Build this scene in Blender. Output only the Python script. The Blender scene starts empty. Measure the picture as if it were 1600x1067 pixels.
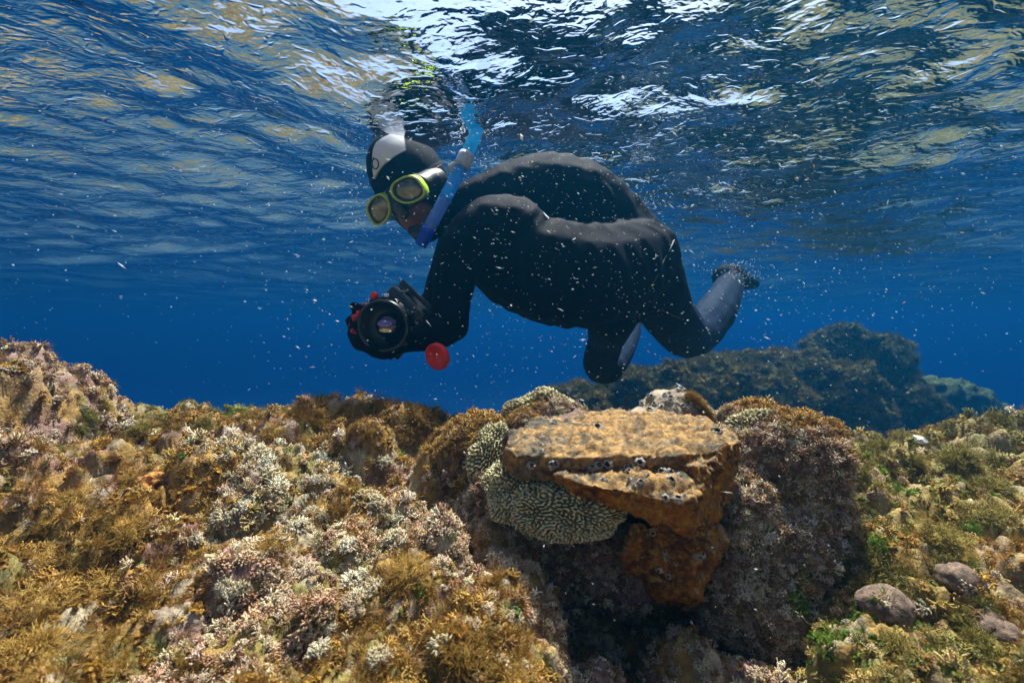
import bpy, bmesh, math, random
import numpy as np
from mathutils import Vector, Matrix, Euler
from mathutils.bvhtree import BVHTree

random.seed(7)
RNG = np.random.default_rng(7)
SC = bpy.context.scene
COL = SC.collection

# ------------------------------------------------------------------ camera
WATER_Z = -0.018
CAM = np.array([0.0, 0.0, -0.475])
PITCH = math.radians(2.4)
FPX = 700.0                       # focal length in pixels of the 1600 px wide photograph
cd = bpy.data.cameras.new("camera")
cd.sensor_width = 36.0
cd.lens = 36.0 * FPX / 1600.0
cd.clip_start = 0.02
cd.clip_end = 300.0
cd.dof.use_dof = True
cd.dof.focus_distance = 0.72
cd.dof.aperture_fstop = 7.0
cam = bpy.data.objects.new("camera", cd)
COL.objects.link(cam)
cam.location = CAM
cam.rotation_euler = (math.pi / 2 - PITCH, 0, 0)
SC.camera = cam
AX = np.array([1.0, 0, 0])
AF = np.array([0, math.cos(PITCH), -math.sin(PITCH)])
AU = np.array([0, math.sin(PITCH), math.cos(PITCH)])


def P(px, py, d):
    """photo pixel + distance along the view axis -> world point"""
    return CAM + d * (((px - 800) / FPX) * AX + ((533.5 - py) / FPX) * AU + AF)


# ------------------------------------------------------------------ sky and sun
SUN_EL = math.radians(65)
SUN_AZ = math.radians(22)          # from +Y towards +X
w = bpy.data.worlds.new("World")
SC.world = w
w.use_nodes = True
nt = w.node_tree
sky = nt.nodes.new("ShaderNodeTexSky")
sky.sky_type = 'NISHITA'
sky.sun_disc = False
sky.sun_elevation = SUN_EL
sky.sun_rotation = SUN_AZ
bg = nt.nodes["Background"]
bg.inputs[1].default_value = 0.075
sky.dust_density = 2.5
nt.links.new(sky.outputs[0], bg.inputs[0])
sd = bpy.data.lights.new("sun", 'SUN')
sd.energy = 5.0
sd.angle = math.radians(0.53)
sd.color = (1.0, 0.91, 0.76)
sun = bpy.data.objects.new("sun", sd)
COL.objects.link(sun)
sdir = Vector((math.sin(SUN_AZ) * math.cos(SUN_EL), math.cos(SUN_AZ) * math.cos(SUN_EL), math.sin(SUN_EL)))
sun.rotation_euler = sdir.to_track_quat('Z', 'Y').to_euler()
sun.location = (2, 5, 8)

vs = SC.view_settings
vs.view_transform = 'Standard'
vs.look = 'None'
vs.exposure = 1.88
vs.gamma = 1.0
vs.use_curve_mapping = False
cy = SC.cycles
cy.use_denoising = True
cy.max_bounces = 8
cy.diffuse_bounces = 2
cy.glossy_bounces = 3
cy.transmission_bounces = 3
cy.transparent_max_bounces = 8
cy.volume_bounces = 2
cy.sample_clamp_indirect = 4.0
cy.blur_glossy = 0.5

# ------------------------------------------------------------------ small tools


def hash3(ix, iy, iz, seed=0):
    n = (ix.astype(np.int64) * 374761393 + iy.astype(np.int64) * 668265263 + iz.astype(np.int64) * 2147483647 + seed * 1274126177) & 0xFFFFFFFF
    n = ((n ^ (n >> 13)) * 1274126177) & 0xFFFFFFFF
    n = (n ^ (n >> 16)) & 0xFFFFFFFF
    n = (n * 2246822519) & 0xFFFFFFFF
    n = n ^ (n >> 15)
    return (n & 0xFFFFFF).astype(np.float64) / 0xFFFFFF


def vnoise(p, seed=0):
    """value noise in -1..1 at points p (n,3)"""
    i = np.floor(p)
    f = p - i
    u = f * f * f * (f * (f * 6 - 15) + 10)
    i = i.astype(np.int64)
    r = 0
    for dx in (0, 1):
        wx = u[:, 0] if dx else 1 - u[:, 0]
        for dy in (0, 1):
            wy = u[:, 1] if dy else 1 - u[:, 1]
            for dz in (0, 1):
                wz = u[:, 2] if dz else 1 - u[:, 2]
                r = r + wx * wy * wz * hash3(i[:, 0] + dx, i[:, 1] + dy, i[:, 2] + dz, seed)
    return r * 2 - 1


def fbm(p, freq, octaves=4, gain=0.5, seed=0):
    r = np.zeros(len(p))
    a = 1.0
    for k in range(octaves):
        r += a * vnoise(p * freq + 17.3 * k, seed + k)
        a *= gain
        freq *= 2.03
    return r


def worley(p, freq, seed=0):
    """distance to the nearest cell point, and a random value of that cell"""
    q = p * freq
    i = np.floor(q).astype(np.int64)
    best = np.full(len(p), 9.0)
    val = np.zeros(len(p))
    for dx in (-1, 0, 1):
        for dy in (-1, 0, 1):
            for dz in (-1, 0, 1):
                cx, cy_, cz = i[:, 0] + dx, i[:, 1] + dy, i[:, 2] + dz
                d = ((cx + hash3(cx, cy_, cz, seed) - q[:, 0]) ** 2 + (cy_ + hash3(cx, cy_, cz, seed + 1) - q[:, 1]) ** 2
                     + (cz + hash3(cx, cy_, cz, seed + 2) - q[:, 2]) ** 2)
                m = d < best
                best = np.where(m, d, best)
                val = np.where(m, hash3(cx, cy_, cz, seed + 3), val)
    return np.sqrt(best), val


def sstep(a, b, x):
    t = np.clip((x - a) / (b - a), 0, 1)
    return t * t * (3 - 2 * t)


def mesh(name, V, F, mat=None, smooth=True):
    me = bpy.data.meshes.new(name)
    V = np.asarray(V, dtype=np.float32)
    if isinstance(F, np.ndarray):
        n, k = F.shape
        me.vertices.add(len(V))
        me.vertices.foreach_set("co", V.ravel())
        me.loops.add(n * k)
        me.loops.foreach_set("vertex_index", F.astype(np.int32).ravel())
        me.polygons.add(n)
        me.polygons.foreach_set("loop_start", np.arange(0, n * k, k, dtype=np.int32))
        me.update(calc_edges=True)
        me.validate()
    else:
        me.from_pydata([tuple(v) for v in V], [], F)
        me.update()
    if smooth:
        me.shade_smooth()
    if mat:
        me.materials.append(mat)
    return me


def obj(name, me, parent=None, loc=None, rot=None, scale=None):
    o = bpy.data.objects.new(name, me)
    COL.objects.link(o)
    if parent:
        o.parent = parent
    if loc is not None:
        o.location = loc
    if rot is not None:
        o.rotation_euler = rot
    if scale is not None:
        o.scale = scale if hasattr(scale, '__len__') else (scale,) * 3
    return o


def tag(o, label=None, cat=None, group=None, kind=None):
    if label:
        o["label"] = label
    if cat:
        o["category"] = cat
    if group:
        o["group"] = group
    if kind:
        o["kind"] = kind
    return o


def empty(name, loc):
    o = bpy.data.objects.new(name, None)
    o.empty_display_size = 0.05
    COL.objects.link(o)
    o.location = loc
    return o


def grid_faces(nu, nv, wrap=False):
    i = np.arange(nu - 1)[:, None]
    j = np.arange(nv if wrap else nv - 1)[None, :]
    a = i * nv + j
    b = i * nv + (j + 1) % nv
    c = (i + 1) * nv + (j + 1) % nv
    d = (i + 1) * nv + j
    return np.stack([a + 0 * b, b, c, d], -1).reshape(-1, 4)


def vert_co(me):
    a = np.empty(len(me.vertices) * 3, dtype=np.float32)
    me.vertices.foreach_get("co", a)
    return a.reshape(-1, 3).astype(np.float64)


def vert_no(me):
    a = np.empty(len(me.vertices) * 3, dtype=np.float32)
    me.vertex_normals.foreach_get("vector", a)
    return a.reshape(-1, 3).astype(np.float64)


def set_co(me, V):
    me.vertices.foreach_set("co", np.asarray(V, dtype=np.float32).ravel())
    me.update()


def set_col(me, name, C):
    at = me.attributes.new(name, 'FLOAT_COLOR', 'POINT')
    C = np.asarray(C, dtype=np.float32)
    if C.shape[1] == 3:
        C = np.concatenate([C, np.ones((len(C), 1), np.float32)], 1)
    at.data.foreach_set("color", C.ravel())


def set_val(me, name, v):
    at = me.attributes.new(name, 'FLOAT', 'POINT')
    at.data.foreach_set("value", np.asarray(v, dtype=np.float32))


def tube(path, radii, n=10, cap=True, flat=1.0):
    """swept tube through path; returns V, F"""
    path = np.asarray(path, float)
    m = len(path)
    radii = np.broadcast_to(np.asarray(radii, float), (m,))
    t = np.gradient(path, axis=0)
    t /= np.linalg.norm(t, axis=1)[:, None] + 1e-12
    ref = np.array([0, 0, 1.0]) if abs(t[0][2]) < 0.9 else np.array([0, 1.0, 0])
    V = []
    u = np.cross(t[0], ref)
    u /= np.linalg.norm(u)
    for k in range(m):
        u = u - t[k] * np.dot(u, t[k])
        u /= np.linalg.norm(u) + 1e-12
        v = np.cross(t[k], u)
        for j in range(n):
            a = 2 * math.pi * j / n
            V.append(path[k] + radii[k] * (math.cos(a) * u + flat * math.sin(a) * v))
    F = grid_faces(m, n, True).tolist()
    if cap:
        F.append(list(range(n))[::-1])
        F.append([(m - 1) * n + j for j in range(n)])
    return np.array(V), F


def lathe(profile, n=32):
    """profile of (radius, height); axis Z"""
    pr = np.asarray(profile, float)
    a = np.linspace(0, 2 * math.pi, n, endpoint=False)
    V = np.stack([np.outer(pr[:, 0], np.cos(a)), np.outer(pr[:, 0], np.sin(a)), np.repeat(pr[:, 1][:, None], n, 1)], -1).reshape(-1, 3)
    return V, grid_faces(len(pr), n, True).tolist()


def join(parts):
    VV, FF, o = [], [], 0
    for V, F in parts:
        VV.append(np.asarray(V))
        FF += [[i + o for i in f] for f in F]
        o += len(V)
    return np.concatenate(VV), FF


def rounded_box(sx, sy, sz, r=0.004, seg=3):
    bm = bmesh.new()
    bmesh.ops.create_cube(bm, size=1.0)
    bmesh.ops.scale(bm, vec=(sx, sy, sz), verts=bm.verts)
    bmesh.ops.bevel(bm, geom=bm.edges[:], offset=r, segments=seg, affect='EDGES', profile=0.5)
    V = np.array([v.co[:] for v in bm.verts])
    F = [[v.index for v in f.verts] for f in bm.faces]
    bm.free()
    return V, F


def largest_piece(me):
    bm = bmesh.new()
    bm.from_mesh(me)
    left = set(bm.verts)
    best = []
    while left:
        seed = left.pop()
        isl, st = [seed], [seed]
        while st:
            for e in st.pop().link_edges:
                for v in e.verts:
                    if v in left:
                        left.remove(v)
                        isl.append(v)
                        st.append(v)
        if len(isl) > len(best):
            best = isl
    keep = set(best)
    bmesh.ops.delete(bm, geom=[v for v in bm.verts if v not in keep], context='VERTS')
    bm.to_mesh(me)
    bm.free()
    me.update()
    me.shade_smooth()
    return me


def voxel(me, size, smooth=4, factor=0.5):
    """voxel-remeshed copy of a mesh, as one continuous surface"""
    o = bpy.data.objects.new("tmp", me)
    COL.objects.link(o)
    m = o.modifiers.new("r", 'REMESH')
    m.mode = 'VOXEL'
    m.voxel_size = size
    if smooth:
        s = o.modifiers.new("s", 'SMOOTH')
        s.iterations = smooth
        s.factor = factor
    dg = bpy.context.evaluated_depsgraph_get()
    dg.update()
    r = bpy.data.meshes.new_from_object(o.evaluated_get(dg))
    bpy.data.objects.remove(o)
    r.shade_smooth()
    return r


def frame_mat(origin, x, y, z):
    M = Matrix.Identity(4)
    for c, v in enumerate((x, y, z)):
        for r in range(3):
            M[r][c] = v[r]
    for r in range(3):
        M[r][3] = origin[r]
    return M


def norm(v):
    v = np.asarray(v, float)
    return v / np.linalg.norm(v)


# ------------------------------------------------------------------ materials
def new_mat(name):
    m = bpy.data.materials.new(name)
    m.use_nodes = True
    t = m.node_tree
    return m, t, t.nodes["Principled BSDF"], t.nodes["Material Output"]


def N(t, kind, **kw):
    n = t.nodes.new(kind)
    for k, v in kw.items():
        if k.startswith("i_"):
            n.inputs[k[2:].replace("_", " ")].default_value = v
        else:
            setattr(n, k, v)
    return n


def ramp(t, stops, interp='LINEAR'):
    n = t.nodes.new("ShaderNodeValToRGB")
    n.color_ramp.interpolation = interp
    e = n.color_ramp.elements
    while len(e) < len(stops):
        e.new(0.5)
    for k, (p, c) in enumerate(stops):
        e[k].position = p
        e[k].color = (*c, 1) if len(c) == 3 else c
    return n


def add_bump(t, bsdf, src, strength=0.4, dist=0.002):
    b = N(t, "ShaderNodeBump", i_Strength=strength, i_Distance=dist)
    t.links.new(src, b.inputs["Height"])
    t.links.new(b.outputs[0], bsdf.inputs["Normal"])
    return b


def plain(name, col, rough=0.5, metal=0.0, spec=0.5, bump=0.0, bscale=300.0, vary=0.25, **kw):
    m, t, b, out = new_mat(name)
    co = N(t, "ShaderNodeTexCoord")
    nz = N(t, "ShaderNodeTexNoise", i_Scale=bscale * 0.3, i_Detail=4.0)
    t.links.new(co.outputs["Object"], nz.inputs["Vector"])
    r = ramp(t, [(0.3, tuple(c * (1 - vary) for c in col)), (0.7, tuple(min(1, c * (1 + vary)) for c in col))])
    t.links.new(nz.outputs[0], r.inputs[0])
    t.links.new(r.outputs[0], b.inputs["Base Color"])
    b.inputs["Roughness"].default_value = rough
    b.inputs["Metallic"].default_value = metal
    b.inputs["Specular IOR Level"].default_value = spec
    for k, v in kw.items():
        b.inputs[k.replace("_", " ")].default_value = v
    if bump:
        n2 = N(t, "ShaderNodeTexNoise", i_Scale=bscale, i_Detail=3.0)
        t.links.new(co.outputs["Object"], n2.inputs["Vector"])
        add_bump(t, b, n2.outputs[0], bump, 0.001)
    return m


def attr_mix(name, stops_by_noise, attr="tint", rough=0.75, scale=120, bump=0.5, bd=0.0015):
    """vertex colour times procedural mottling"""
    m, t, b, out = new_mat(name)
    co = N(t, "ShaderNodeTexCoord")
    a = N(t, "ShaderNodeAttribute", attribute_name=attr)
    nz = N(t, "ShaderNodeTexNoise", i_Scale=scale, i_Detail=6.0, i_Roughness=0.65)
    t.links.new(co.outputs["Object"], nz.inputs["Vector"])
    r = ramp(t, stops_by_noise)
    t.links.new(nz.outputs[0], r.inputs[0])
    mx = N(t, "ShaderNodeMix", data_type='RGBA', blend_type='MULTIPLY')
    mx.inputs[0].default_value = 1.0
    t.links.new(a.outputs["Color"], mx.inputs[6])
    t.links.new(r.outputs[0], mx.inputs[7])
    t.links.new(mx.outputs[2], b.inputs["Base Color"])
    b.inputs["Roughness"].default_value = rough
    b.inputs["Specular IOR Level"].default_value = 0.2
    n2 = N(t, "ShaderNodeTexNoise", i_Scale=scale * 3.5, i_Detail=5.0)
    t.links.new(co.outputs["Object"], n2.inputs["Vector"])
    add_bump(t, b, n2.outputs[0], bump, bd)
    return m


# water surface, seen from below: Fresnel-weighted mirror, the rest lets the light through
def water_material():
    m, t, b, out = new_mat("water_surface")
    t.nodes.remove(b)
    co = N(t, "ShaderNodeTexCoord")
    mp = N(t, "ShaderNodeMapping")
    mp.inputs["Scale"].default_value = (1.0, 1.5, 1.0)
    mp.inputs["Rotation"].default_value = (0, 0, 0.2)
    t.links.new(co.outputs["Object"], mp.inputs["Vector"])
    n1 = N(t, "ShaderNodeTexNoise", i_Scale=9.0, i_Detail=3.0, i_Roughness=0.5, i_Distortion=0.6)
    n2 = N(t, "ShaderNodeTexNoise", i_Scale=42.0, i_Detail=2.0, i_Roughness=0.5, i_Distortion=0.4)
    for n in (n1, n2):
        t.links.new(mp.outputs[0], n.inputs["Vector"])
    b1 = N(t, "ShaderNodeBump", i_Strength=1.0, i_Distance=0.0115)
    b2 = N(t, "ShaderNodeBump", i_Strength=1.0, i_Distance=0.0023)
    t.links.new(n1.outputs[0], b1.inputs["Height"])
    t.links.new(n2.outputs[0], b2.inputs["Height"])
    t.links.new(b1.outputs[0], b2.inputs["Normal"])
    n3 = N(t, "ShaderNodeTexNoise", i_Scale=30.0, i_Detail=1.0, i_Distortion=0.8)
    t.links.new(mp.outputs[0], n3.inputs["Vector"])
    r3 = ramp(t, [(.60, (0, 0, 0)), (.78, (1, 1, 1))])
    t.links.new(n3.outputs[0], r3.inputs[0])
    b3 = N(t, "ShaderNodeBump", i_Strength=1.0, i_Distance=0.0022)
    t.links.new(r3.outputs[0], b3.inputs["Height"])
    t.links.new(b2.outputs[0], b3.inputs["Normal"])
    b2 = b3
    fr = N(t, "ShaderNodeFresnel", i_IOR=1.333)
    gl = N(t, "ShaderNodeBsdfGlossy", i_Roughness=0.015)
    gl.inputs["Color"].default_value = (.76, .80, .85, 1)
    tr = N(t, "ShaderNodeBsdfTransparent")
    rf = N(t, "ShaderNodeBsdfRefraction", i_Roughness=0.05, i_IOR=1.333)
    for n in (fr, gl, rf):
        t.links.new(b2.outputs[0], n.inputs["Normal"])
    mt = N(t, "ShaderNodeMixShader")
    mt.inputs[0].default_value = 0.25
    t.links.new(tr.outputs[0], mt.inputs[1])
    t.links.new(rf.outputs[0], mt.inputs[2])
    mx = N(t, "ShaderNodeMixShader")
    t.links.new(fr.outputs[0], mx.inputs[0])
    t.links.new(mt.outputs[0], mx.inputs[1])
    t.links.new(gl.outputs[0], mx.inputs[2])
    t.links.new(mx.outputs[0], out.inputs["Surface"])
    return m


MAT = {}
MAT["water"] = water_material()
MAT["reef"] = attr_mix("reef_crust", [(0.25, (0.35, 0.32, 0.33)), (0.5, (0.8, 0.78, 0.75)), (0.72, (1.25, 1.2, 1.15))], scale=70, bump=0.8, bd=0.003)
MAT["far_reef"] = attr_mix("far_reef_crust", [(0.3, (0.4, 0.42, 0.4)), (0.7, (1.3, 1.3, 1.2))], scale=14, bump=1.0, bd=0.02)
MAT["seabed"] = plain("seabed_sand", (0.12, 0.13, 0.12), rough=0.95, bscale=2.0)

# ------------------------------------------------------------------ water surface
def water_height(x, y):
    z = 0.030 * np.sin(0.9 * x + 2.6 * y + 0.6) + 0.018 * np.sin(3.1 * x - 3.6 * y + 1.9)
    p = np.stack([x * 1.0 - .60, y * 1.35, 0 * x], -1)
    z -= 0.064 * np.exp(-((x + .24) ** 2 + (y - 1.0) ** 2) / .26 ** 2)
    z += 0.024 * fbm(p, 2.2, 3, 0.45, 31) + 0.010 * fbm(p, 7.5, 2, 0.5, 41)
    return z


def build_water():
    n, m = 420, 420
    u = np.linspace(-1, 1, n)
    v = np.linspace(0, 1, m)
    xs = np.sign(u) * (np.abs(u) * 2.2 + (np.exp(4.2 * np.abs(u) ** 2.5) - 1) * 0.62)
    ys = -1.5 + 3.2 * v * 1.5 + (np.exp(4.4 * v ** 3) - 1) * 0.5
    X, Y = np.meshgrid(xs, ys, indexing='ij')
    x, y = X.ravel(), Y.ravel()
    fade = 1.0
    z = WATER_Z + water_height(x, y) * fade
    me = mesh("water_surface", np.stack([x, y, z], -1), grid_faces(n, m)[:, ::-1], MAT["water"])
    return tag(obj("water_surface", me), kind="structure")


build_water()

# ------------------------------------------------------------------ reef ground
BASE = [(0, 1060, .36), (150, 1060, .36), (300, 1060, .36), (450, 1060, .355), (600, 1060, .35), (760, 1067, .345), (1450, 1060, .37), (1600, 1060, .38),
        (0, 850, .50), (150, 850, .51), (300, 850, .52), (430, 850, .53), (540, 850, .54), (640, 815, .56),
        (0, 720, .60), (150, 715, .66), (300, 715, .64), (430, 705, .665), (520, 770, .60), (600, 790, .58), (690, 790, .575),
        (350, 690, .74), (430, 690, .76), (520, 690, .77), (610, 690, .77), (660, 690, .76), (700, 700, .74),
        (150, 662, 1.2), (230, 670, 1.2), (310, 672, 1.2), (760, 685, .76), (900, 690, .76), (1000, 690, .76), (1120, 695, .76),
        (1300, 740, .85), (1380, 735, .90), (1460, 725, .96), (1540, 705, 1.0), (1600, 690, 1.0),
        (1350, 780, .66), (1450, 770, .68), (1560, 760, .68), (1400, 880, .53), (1500, 880, .53), (1590, 880, .54), (1390, 980, .43), (1480, 960, .45), (1580, 960, .46)]
BASE = np.array([P(*b) for b in BASE])
EXTRA = np.array([(0.06, .52, -.90), (0.10, .45, -.93), (0.15, .55, -.90), (0.25, .50, -.90), (0.28, .44, -.90), (0.10, .36, -.88), (0.2, .36, -.88),
                  (-.8, .1, -.78), (0, .05, -.82), (.8, .1, -.80), (-1.6, 1.0, -.55), (1.6, 1.0, -.68), (-2.0, 2.0, -.95), (-1.0, 1.6, -.85), (-.5, 1.5, -.80),
                  (1.5, 1.7, -.95), (.6, 1.4, -.97), (1.0, 1.35, -.95), (0, 1.4, -.95), (0.3, 1.3, -.95), (-2, -1, -.8), (2, -1, -.8), (0, -1.5, -.85)])
CTRL = np.concatenate([BASE, EXTRA])
# mounds: pixel of the top, distance, half width and half depth in metres, height
MOUNDS = [(-30, 562, .72, .17, .20, .20), (60, 622, .76, .10, .12, .10), (110, 700, .66, .06, .07, .05), (640, 640, .76, .06, .07, .12), (575, 662, .69, .075, .05, .12), (450, 645, .74, .075, .055, .11), (370, 655, .73, .045, .045, .08),
          (540, 635, .80, .09, .06, .09), (720, 672, .68, .065, .06, .10), (690, 700, .64, .045, .05, .07), (650, 862, .475, .065, .075, .055), (790, 895, .455, .062, .075, .09), (740, 990, .385, .060, .06, .05), (840, 1000, .40, .035, .05, .09),
          (330, 735, .68, .09, .07, .03), (400, 840, .53, .08, .05, .025), (480, 890, .47, .055, .045, .035), (620, 770, .62, .05, .05, .03), (235, 770, .60, .05, .04, .03), (160, 870, .48, .06, .05, .035), (60, 800, .54, .06, .05, .035), (200, 810, .545, .04, .04, .035),
          (90, 960, .41, .05, .05, .03), (280, 960, .42, .05, .04, .025), (380, 1000, .39, .05, .04, .03), (520, 980, .405, .05, .045, .03),
          (160, 622, 1.2, .09, .09, .10), (215, 632, 1.22, .07, .09, .09), (305, 618, 1.3, .05, .06, .08), (260, 650, 1.1, .08, .06, .06), (120, 640, 1.05, .08, .07, .08),
          (1290, 705, .78, .05, .06, .08), (1360, 705, .85, .06, .06, .05), (1440, 695, .92, .07, .07, .05), (1520, 680, .98, .08, .07, .06), (1590, 662, 1.0, .07, .07, .06),
          (1330, 725, .70, .05, .05, .04), (1420, 715, .76, .07, .05, .045), (1500, 720, .74, .06, .05, .05), (1570, 700, .80, .06, .06, .05), (1390, 790, .62, .05, .045, .04), (1470, 775, .66, .06, .05, .05), (1560, 790, .62, .06, .05, .05),
          (1340, 850, .54, .04, .04, .05), (1420, 850, .545, .045, .04, .04), (1540, 850, .55, .05, .05, .05), (1590, 900, .50, .05, .05, .05), (1330, 980, .44, .03, .035, .05), (1460, 1010, .41, .05, .04, .04), (1540, 1040, .40, .05, .04, .03),
          (930, 1055, .44, .04, .04, .06), (1080, 1000, .50, .06, .05, .08), (1200, 1050, .46, .05, .05, .06), (780, 800, .56, .05, .05, .06)]


def make_cushions():
    """separate cushions of growth on the open slopes: (x, y, radius, height, kind)"""
    g = np.random.default_rng(11)
    out = []
    tries = 0
    while len(out) < 150 and tries < 9000:
        tries += 1
        y = .27 + .85 * g.random() ** 1.25
        x = g.uniform(-1.25, 1.25) * y
        if -.02 < x < .36 and .36 < y < .85:
            continue
        if -.14 < x < .1 and y > .62:
            continue
        r = g.uniform(.016, .042) * (.75 + .5 * y)
        if any((x - c[0]) ** 2 + (y - c[1]) ** 2 < (.80 * (r + c[2])) ** 2 for c in out):
            continue
        out.append((x, y, r, r * g.uniform(.55, .95), g.random()))
    return out


CUSHIONS = make_cushions()


def ground_height(x, y, fine=True):
    q = np.stack([x, y], -1)
    num = np.zeros(len(x))
    den = np.zeros(len(x))
    for c in CTRL:
        wgt = 1.0 / ((((q - c[:2]) ** 2).sum(-1)) + 0.0012) ** 2
        num += wgt * c[2]
        den += wgt
    z = num / den
    warp = np.stack([x, y, 0 * x], -1)
    wx = 0.012 * fbm(warp, 18, 2, .5, 3)
    wy = 0.012 * fbm(warp, 18, 2, .5, 9)
    for (px, py, d, rx, ry, h) in MOUNDS:
        c = P(px, py, d)
        r2 = ((x + wx - c[0]) / rx) ** 2 + ((y + wy - c[1]) / ry) ** 2
        top = c[2] - h + h * np.sqrt(np.clip(1 - r2 * .92, 0, 1)) - 4.0 * np.clip(r2 - 1.08, 0, None) * h
        k = 0.012
        hh = np.clip(.5 + .5 * (top - z) / k, 0, 1)
        z = z * (1 - hh) + top * hh + k * hh * (1 - hh)
    for (cx, cy_, r, h, kk) in CUSHIONS:
        m = (np.abs(x - cx) < r * 1.3) & (np.abs(y - cy_) < r * 1.3)
        if not m.any():
            continue
        r2 = ((x[m] + wx[m] * .7 - cx) ** 2 + (y[m] + wy[m] * .7 - cy_) ** 2) / r ** 2
        z[m] = z[m] + h * (np.sqrt(np.clip(1 - r2 * .95, 0, 1)) - .35 * np.exp(-((r2 - 1.15) / .25) ** 2))
    edge = 1.32 - .16 * sstep(.2, .6, x) + 0.12 * np.sin(2.1 * x + .4) + 0.10 * sstep(-.6, -1.6, x)
    s = np.clip(y - edge, 0, None)
    z = z - 1.1 * sstep(0, .9, s) - .35 * np.clip(s - .4, 0, None)
    if fine:
        p = np.stack([x, y, z], -1)
        amp = sstep(0.05, .3, y) * .9 + .1
        w1, v1 = worley(p + .01 * fbm(p, 25, 2, .5, 70)[:, None], 21, 5)
        w2, v2 = worley(p, 52, 15)
        w3, v3 = worley(p, 120, 25)
        far = sstep(.55, 1.1, y)
        z = z + amp * ((.022 + .012 * far) * (.5 - w1) * (.4 + v1) + (.010 + .005 * far) * (.6 - w2) * (.3 + v2) + .0032 * (.6 - w3))
        z = z + .006 * fbm(p, 40, 4, .55, 50)
    return z


def patch_colour(p, seed=0):
    """turf-and-crust colour of the reef by place: browns, olive, pink crust, pale grit"""
    n = len(p)
    a = fbm(p, 9, 3, .55, 60 + seed) * .5 + .5
    b = fbm(p, 17, 3, .55, 80 + seed) * .5 + .5
    c = fbm(p, 30, 3, .55, 95 + seed) * .5 + .5
    brown = np.array([.28, .165, .045])
    olive = np.array([.20, .17, .05])
    pink = np.array([.24, .13, .13])
    pale = np.array([.36, .31, .22])
    C = brown + (olive - brown) * sstep(.45, .7, a)[:, None]
    C = C + (pink - C) * (sstep(.58, .8, b) * .8)[:, None]
    C = C + (pale - C) * (sstep(.6, .85, c) * .8)[:, None]
    return C


def build_reef():
    nu, nv = 620, 460
    u = np.linspace(-1, 1, nu)
    v = np.linspace(0, 1, nv)
    ys = np.where(v < .06, -1.5 + (v / .06) * 1.74, .24 * (3.2 / .24) ** ((v - .06) / .94))
    U, Y = np.meshgrid(u, ys, indexing='ij')
    half = 1.18 * np.abs(Y - 0) + .16
    half = np.maximum(half, .45)
    s = np.sign(U) * (np.abs(U) * half + np.clip(np.abs(U) - .93, 0, None) / .07 * 1.0)
    x, y = s.ravel(), Y.ravel()
    z = ground_height(x, y)
    V = np.stack([x, y, z], -1)
    me = mesh("reef", V, grid_faces(nu, nv)[:, ::-1], MAT["reef"])
    C = patch_colour(V)
    right = sstep(.25, .5, x)[:, None]
    C = C * (1 - right) + right * (C * .55 + np.array([.20, .17, .06]) * .6)
    leftb = (sstep(-.55, -.75, x) * sstep(-.62, -.5, z))[:, None]
    C = C * (1 - leftb) + leftb * (C * .5 + np.array([.17, .13, .11]) * .7)
    set_col(me, "tint", C)
    return tag(obj("reef", me), kind="structure")


REEF = build_reef()

# deep sea floor
def build_seabed():
    n = 90
    u = np.linspace(-1, 1, n)
    s = np.sign(u) * (np.abs(u) * 6 + np.abs(u) ** 4 * 60)
    X, Y = np.meshgrid(s, s + 8, indexing='ij')
    x, y = X.ravel(), Y.ravel()
    z = -2.6 - 2.2 * sstep(2, 12, y) + .3 * fbm(np.stack([x, y, 0 * x], -1), .5, 3, .5, 4)
    z = np.minimum(z, -2.2)
    me = mesh("seabed", np.stack([x, y, z], -1), grid_faces(n, n)[:, ::-1], MAT["seabed"])
    return tag(obj("seabed", me), kind="structure")


build_seabed()

# the water body itself: blue, slightly cloudy, one closed box round everything
def build_haze():
    V, F = rounded_box(150, 150, 7.4, 0.01, 1)
    V = V + np.array([0, 8, 0.4 - 3.7])
    m = bpy.data.materials.new("sea_water_volume")
    m.use_nodes = True
    t = m.node_tree
    t.nodes.clear()
    out = t.nodes.new("ShaderNodeOutputMaterial")
    pv = t.nodes.new("ShaderNodeVolumePrincipled")
    pv.inputs["Color"].default_value = HAZE_COLOR
    pv.inputs["Absorption Color"].default_value = HAZE_ABS
    pv.inputs["Density"].default_value = HAZE_DENSITY
    pv.inputs["Anisotropy"].default_value = HAZE_ANISO
    t.links.new(pv.outputs[0], out.inputs["Volume"])
    me = mesh("haze", V, F, m, smooth=False)
    return tag(obj("haze", me), kind="stuff")


HAZE_COLOR = (0.003, 0.058, 0.130, 1)
HAZE_ABS = (0.0, 0.10, 0.35, 1)
HAZE_DENSITY = 0.19
HAZE_ANISO = 0.6
build_haze()

# ------------------------------------------------------------------ rocks
def ico(sub=2):
    bm = bmesh.new()
    bmesh.ops.create_icosphere(bm, subdivisions=sub, radius=1.0)
    V = np.array([v.co[:] for v in bm.verts])
    F = [[v.index for v in f.verts] for f in bm.faces]
    bm.free()
    return V, F


ICO1, ICO2, ICO3 = ico(1), ico(2), ico(3)


def blob_mesh(blobs, vox, smooth=3):
    """blobs: (centre, radii) -> one continuous surface"""
    parts = []
    for c, r in blobs:
        r = np.broadcast_to(np.asarray(r, float), (3,))
        parts.append((ICO3[0] * r + np.asarray(c), ICO3[1]))
    V, F = join(parts)
    return voxel(mesh("blob", V, F), vox, smooth)


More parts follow.
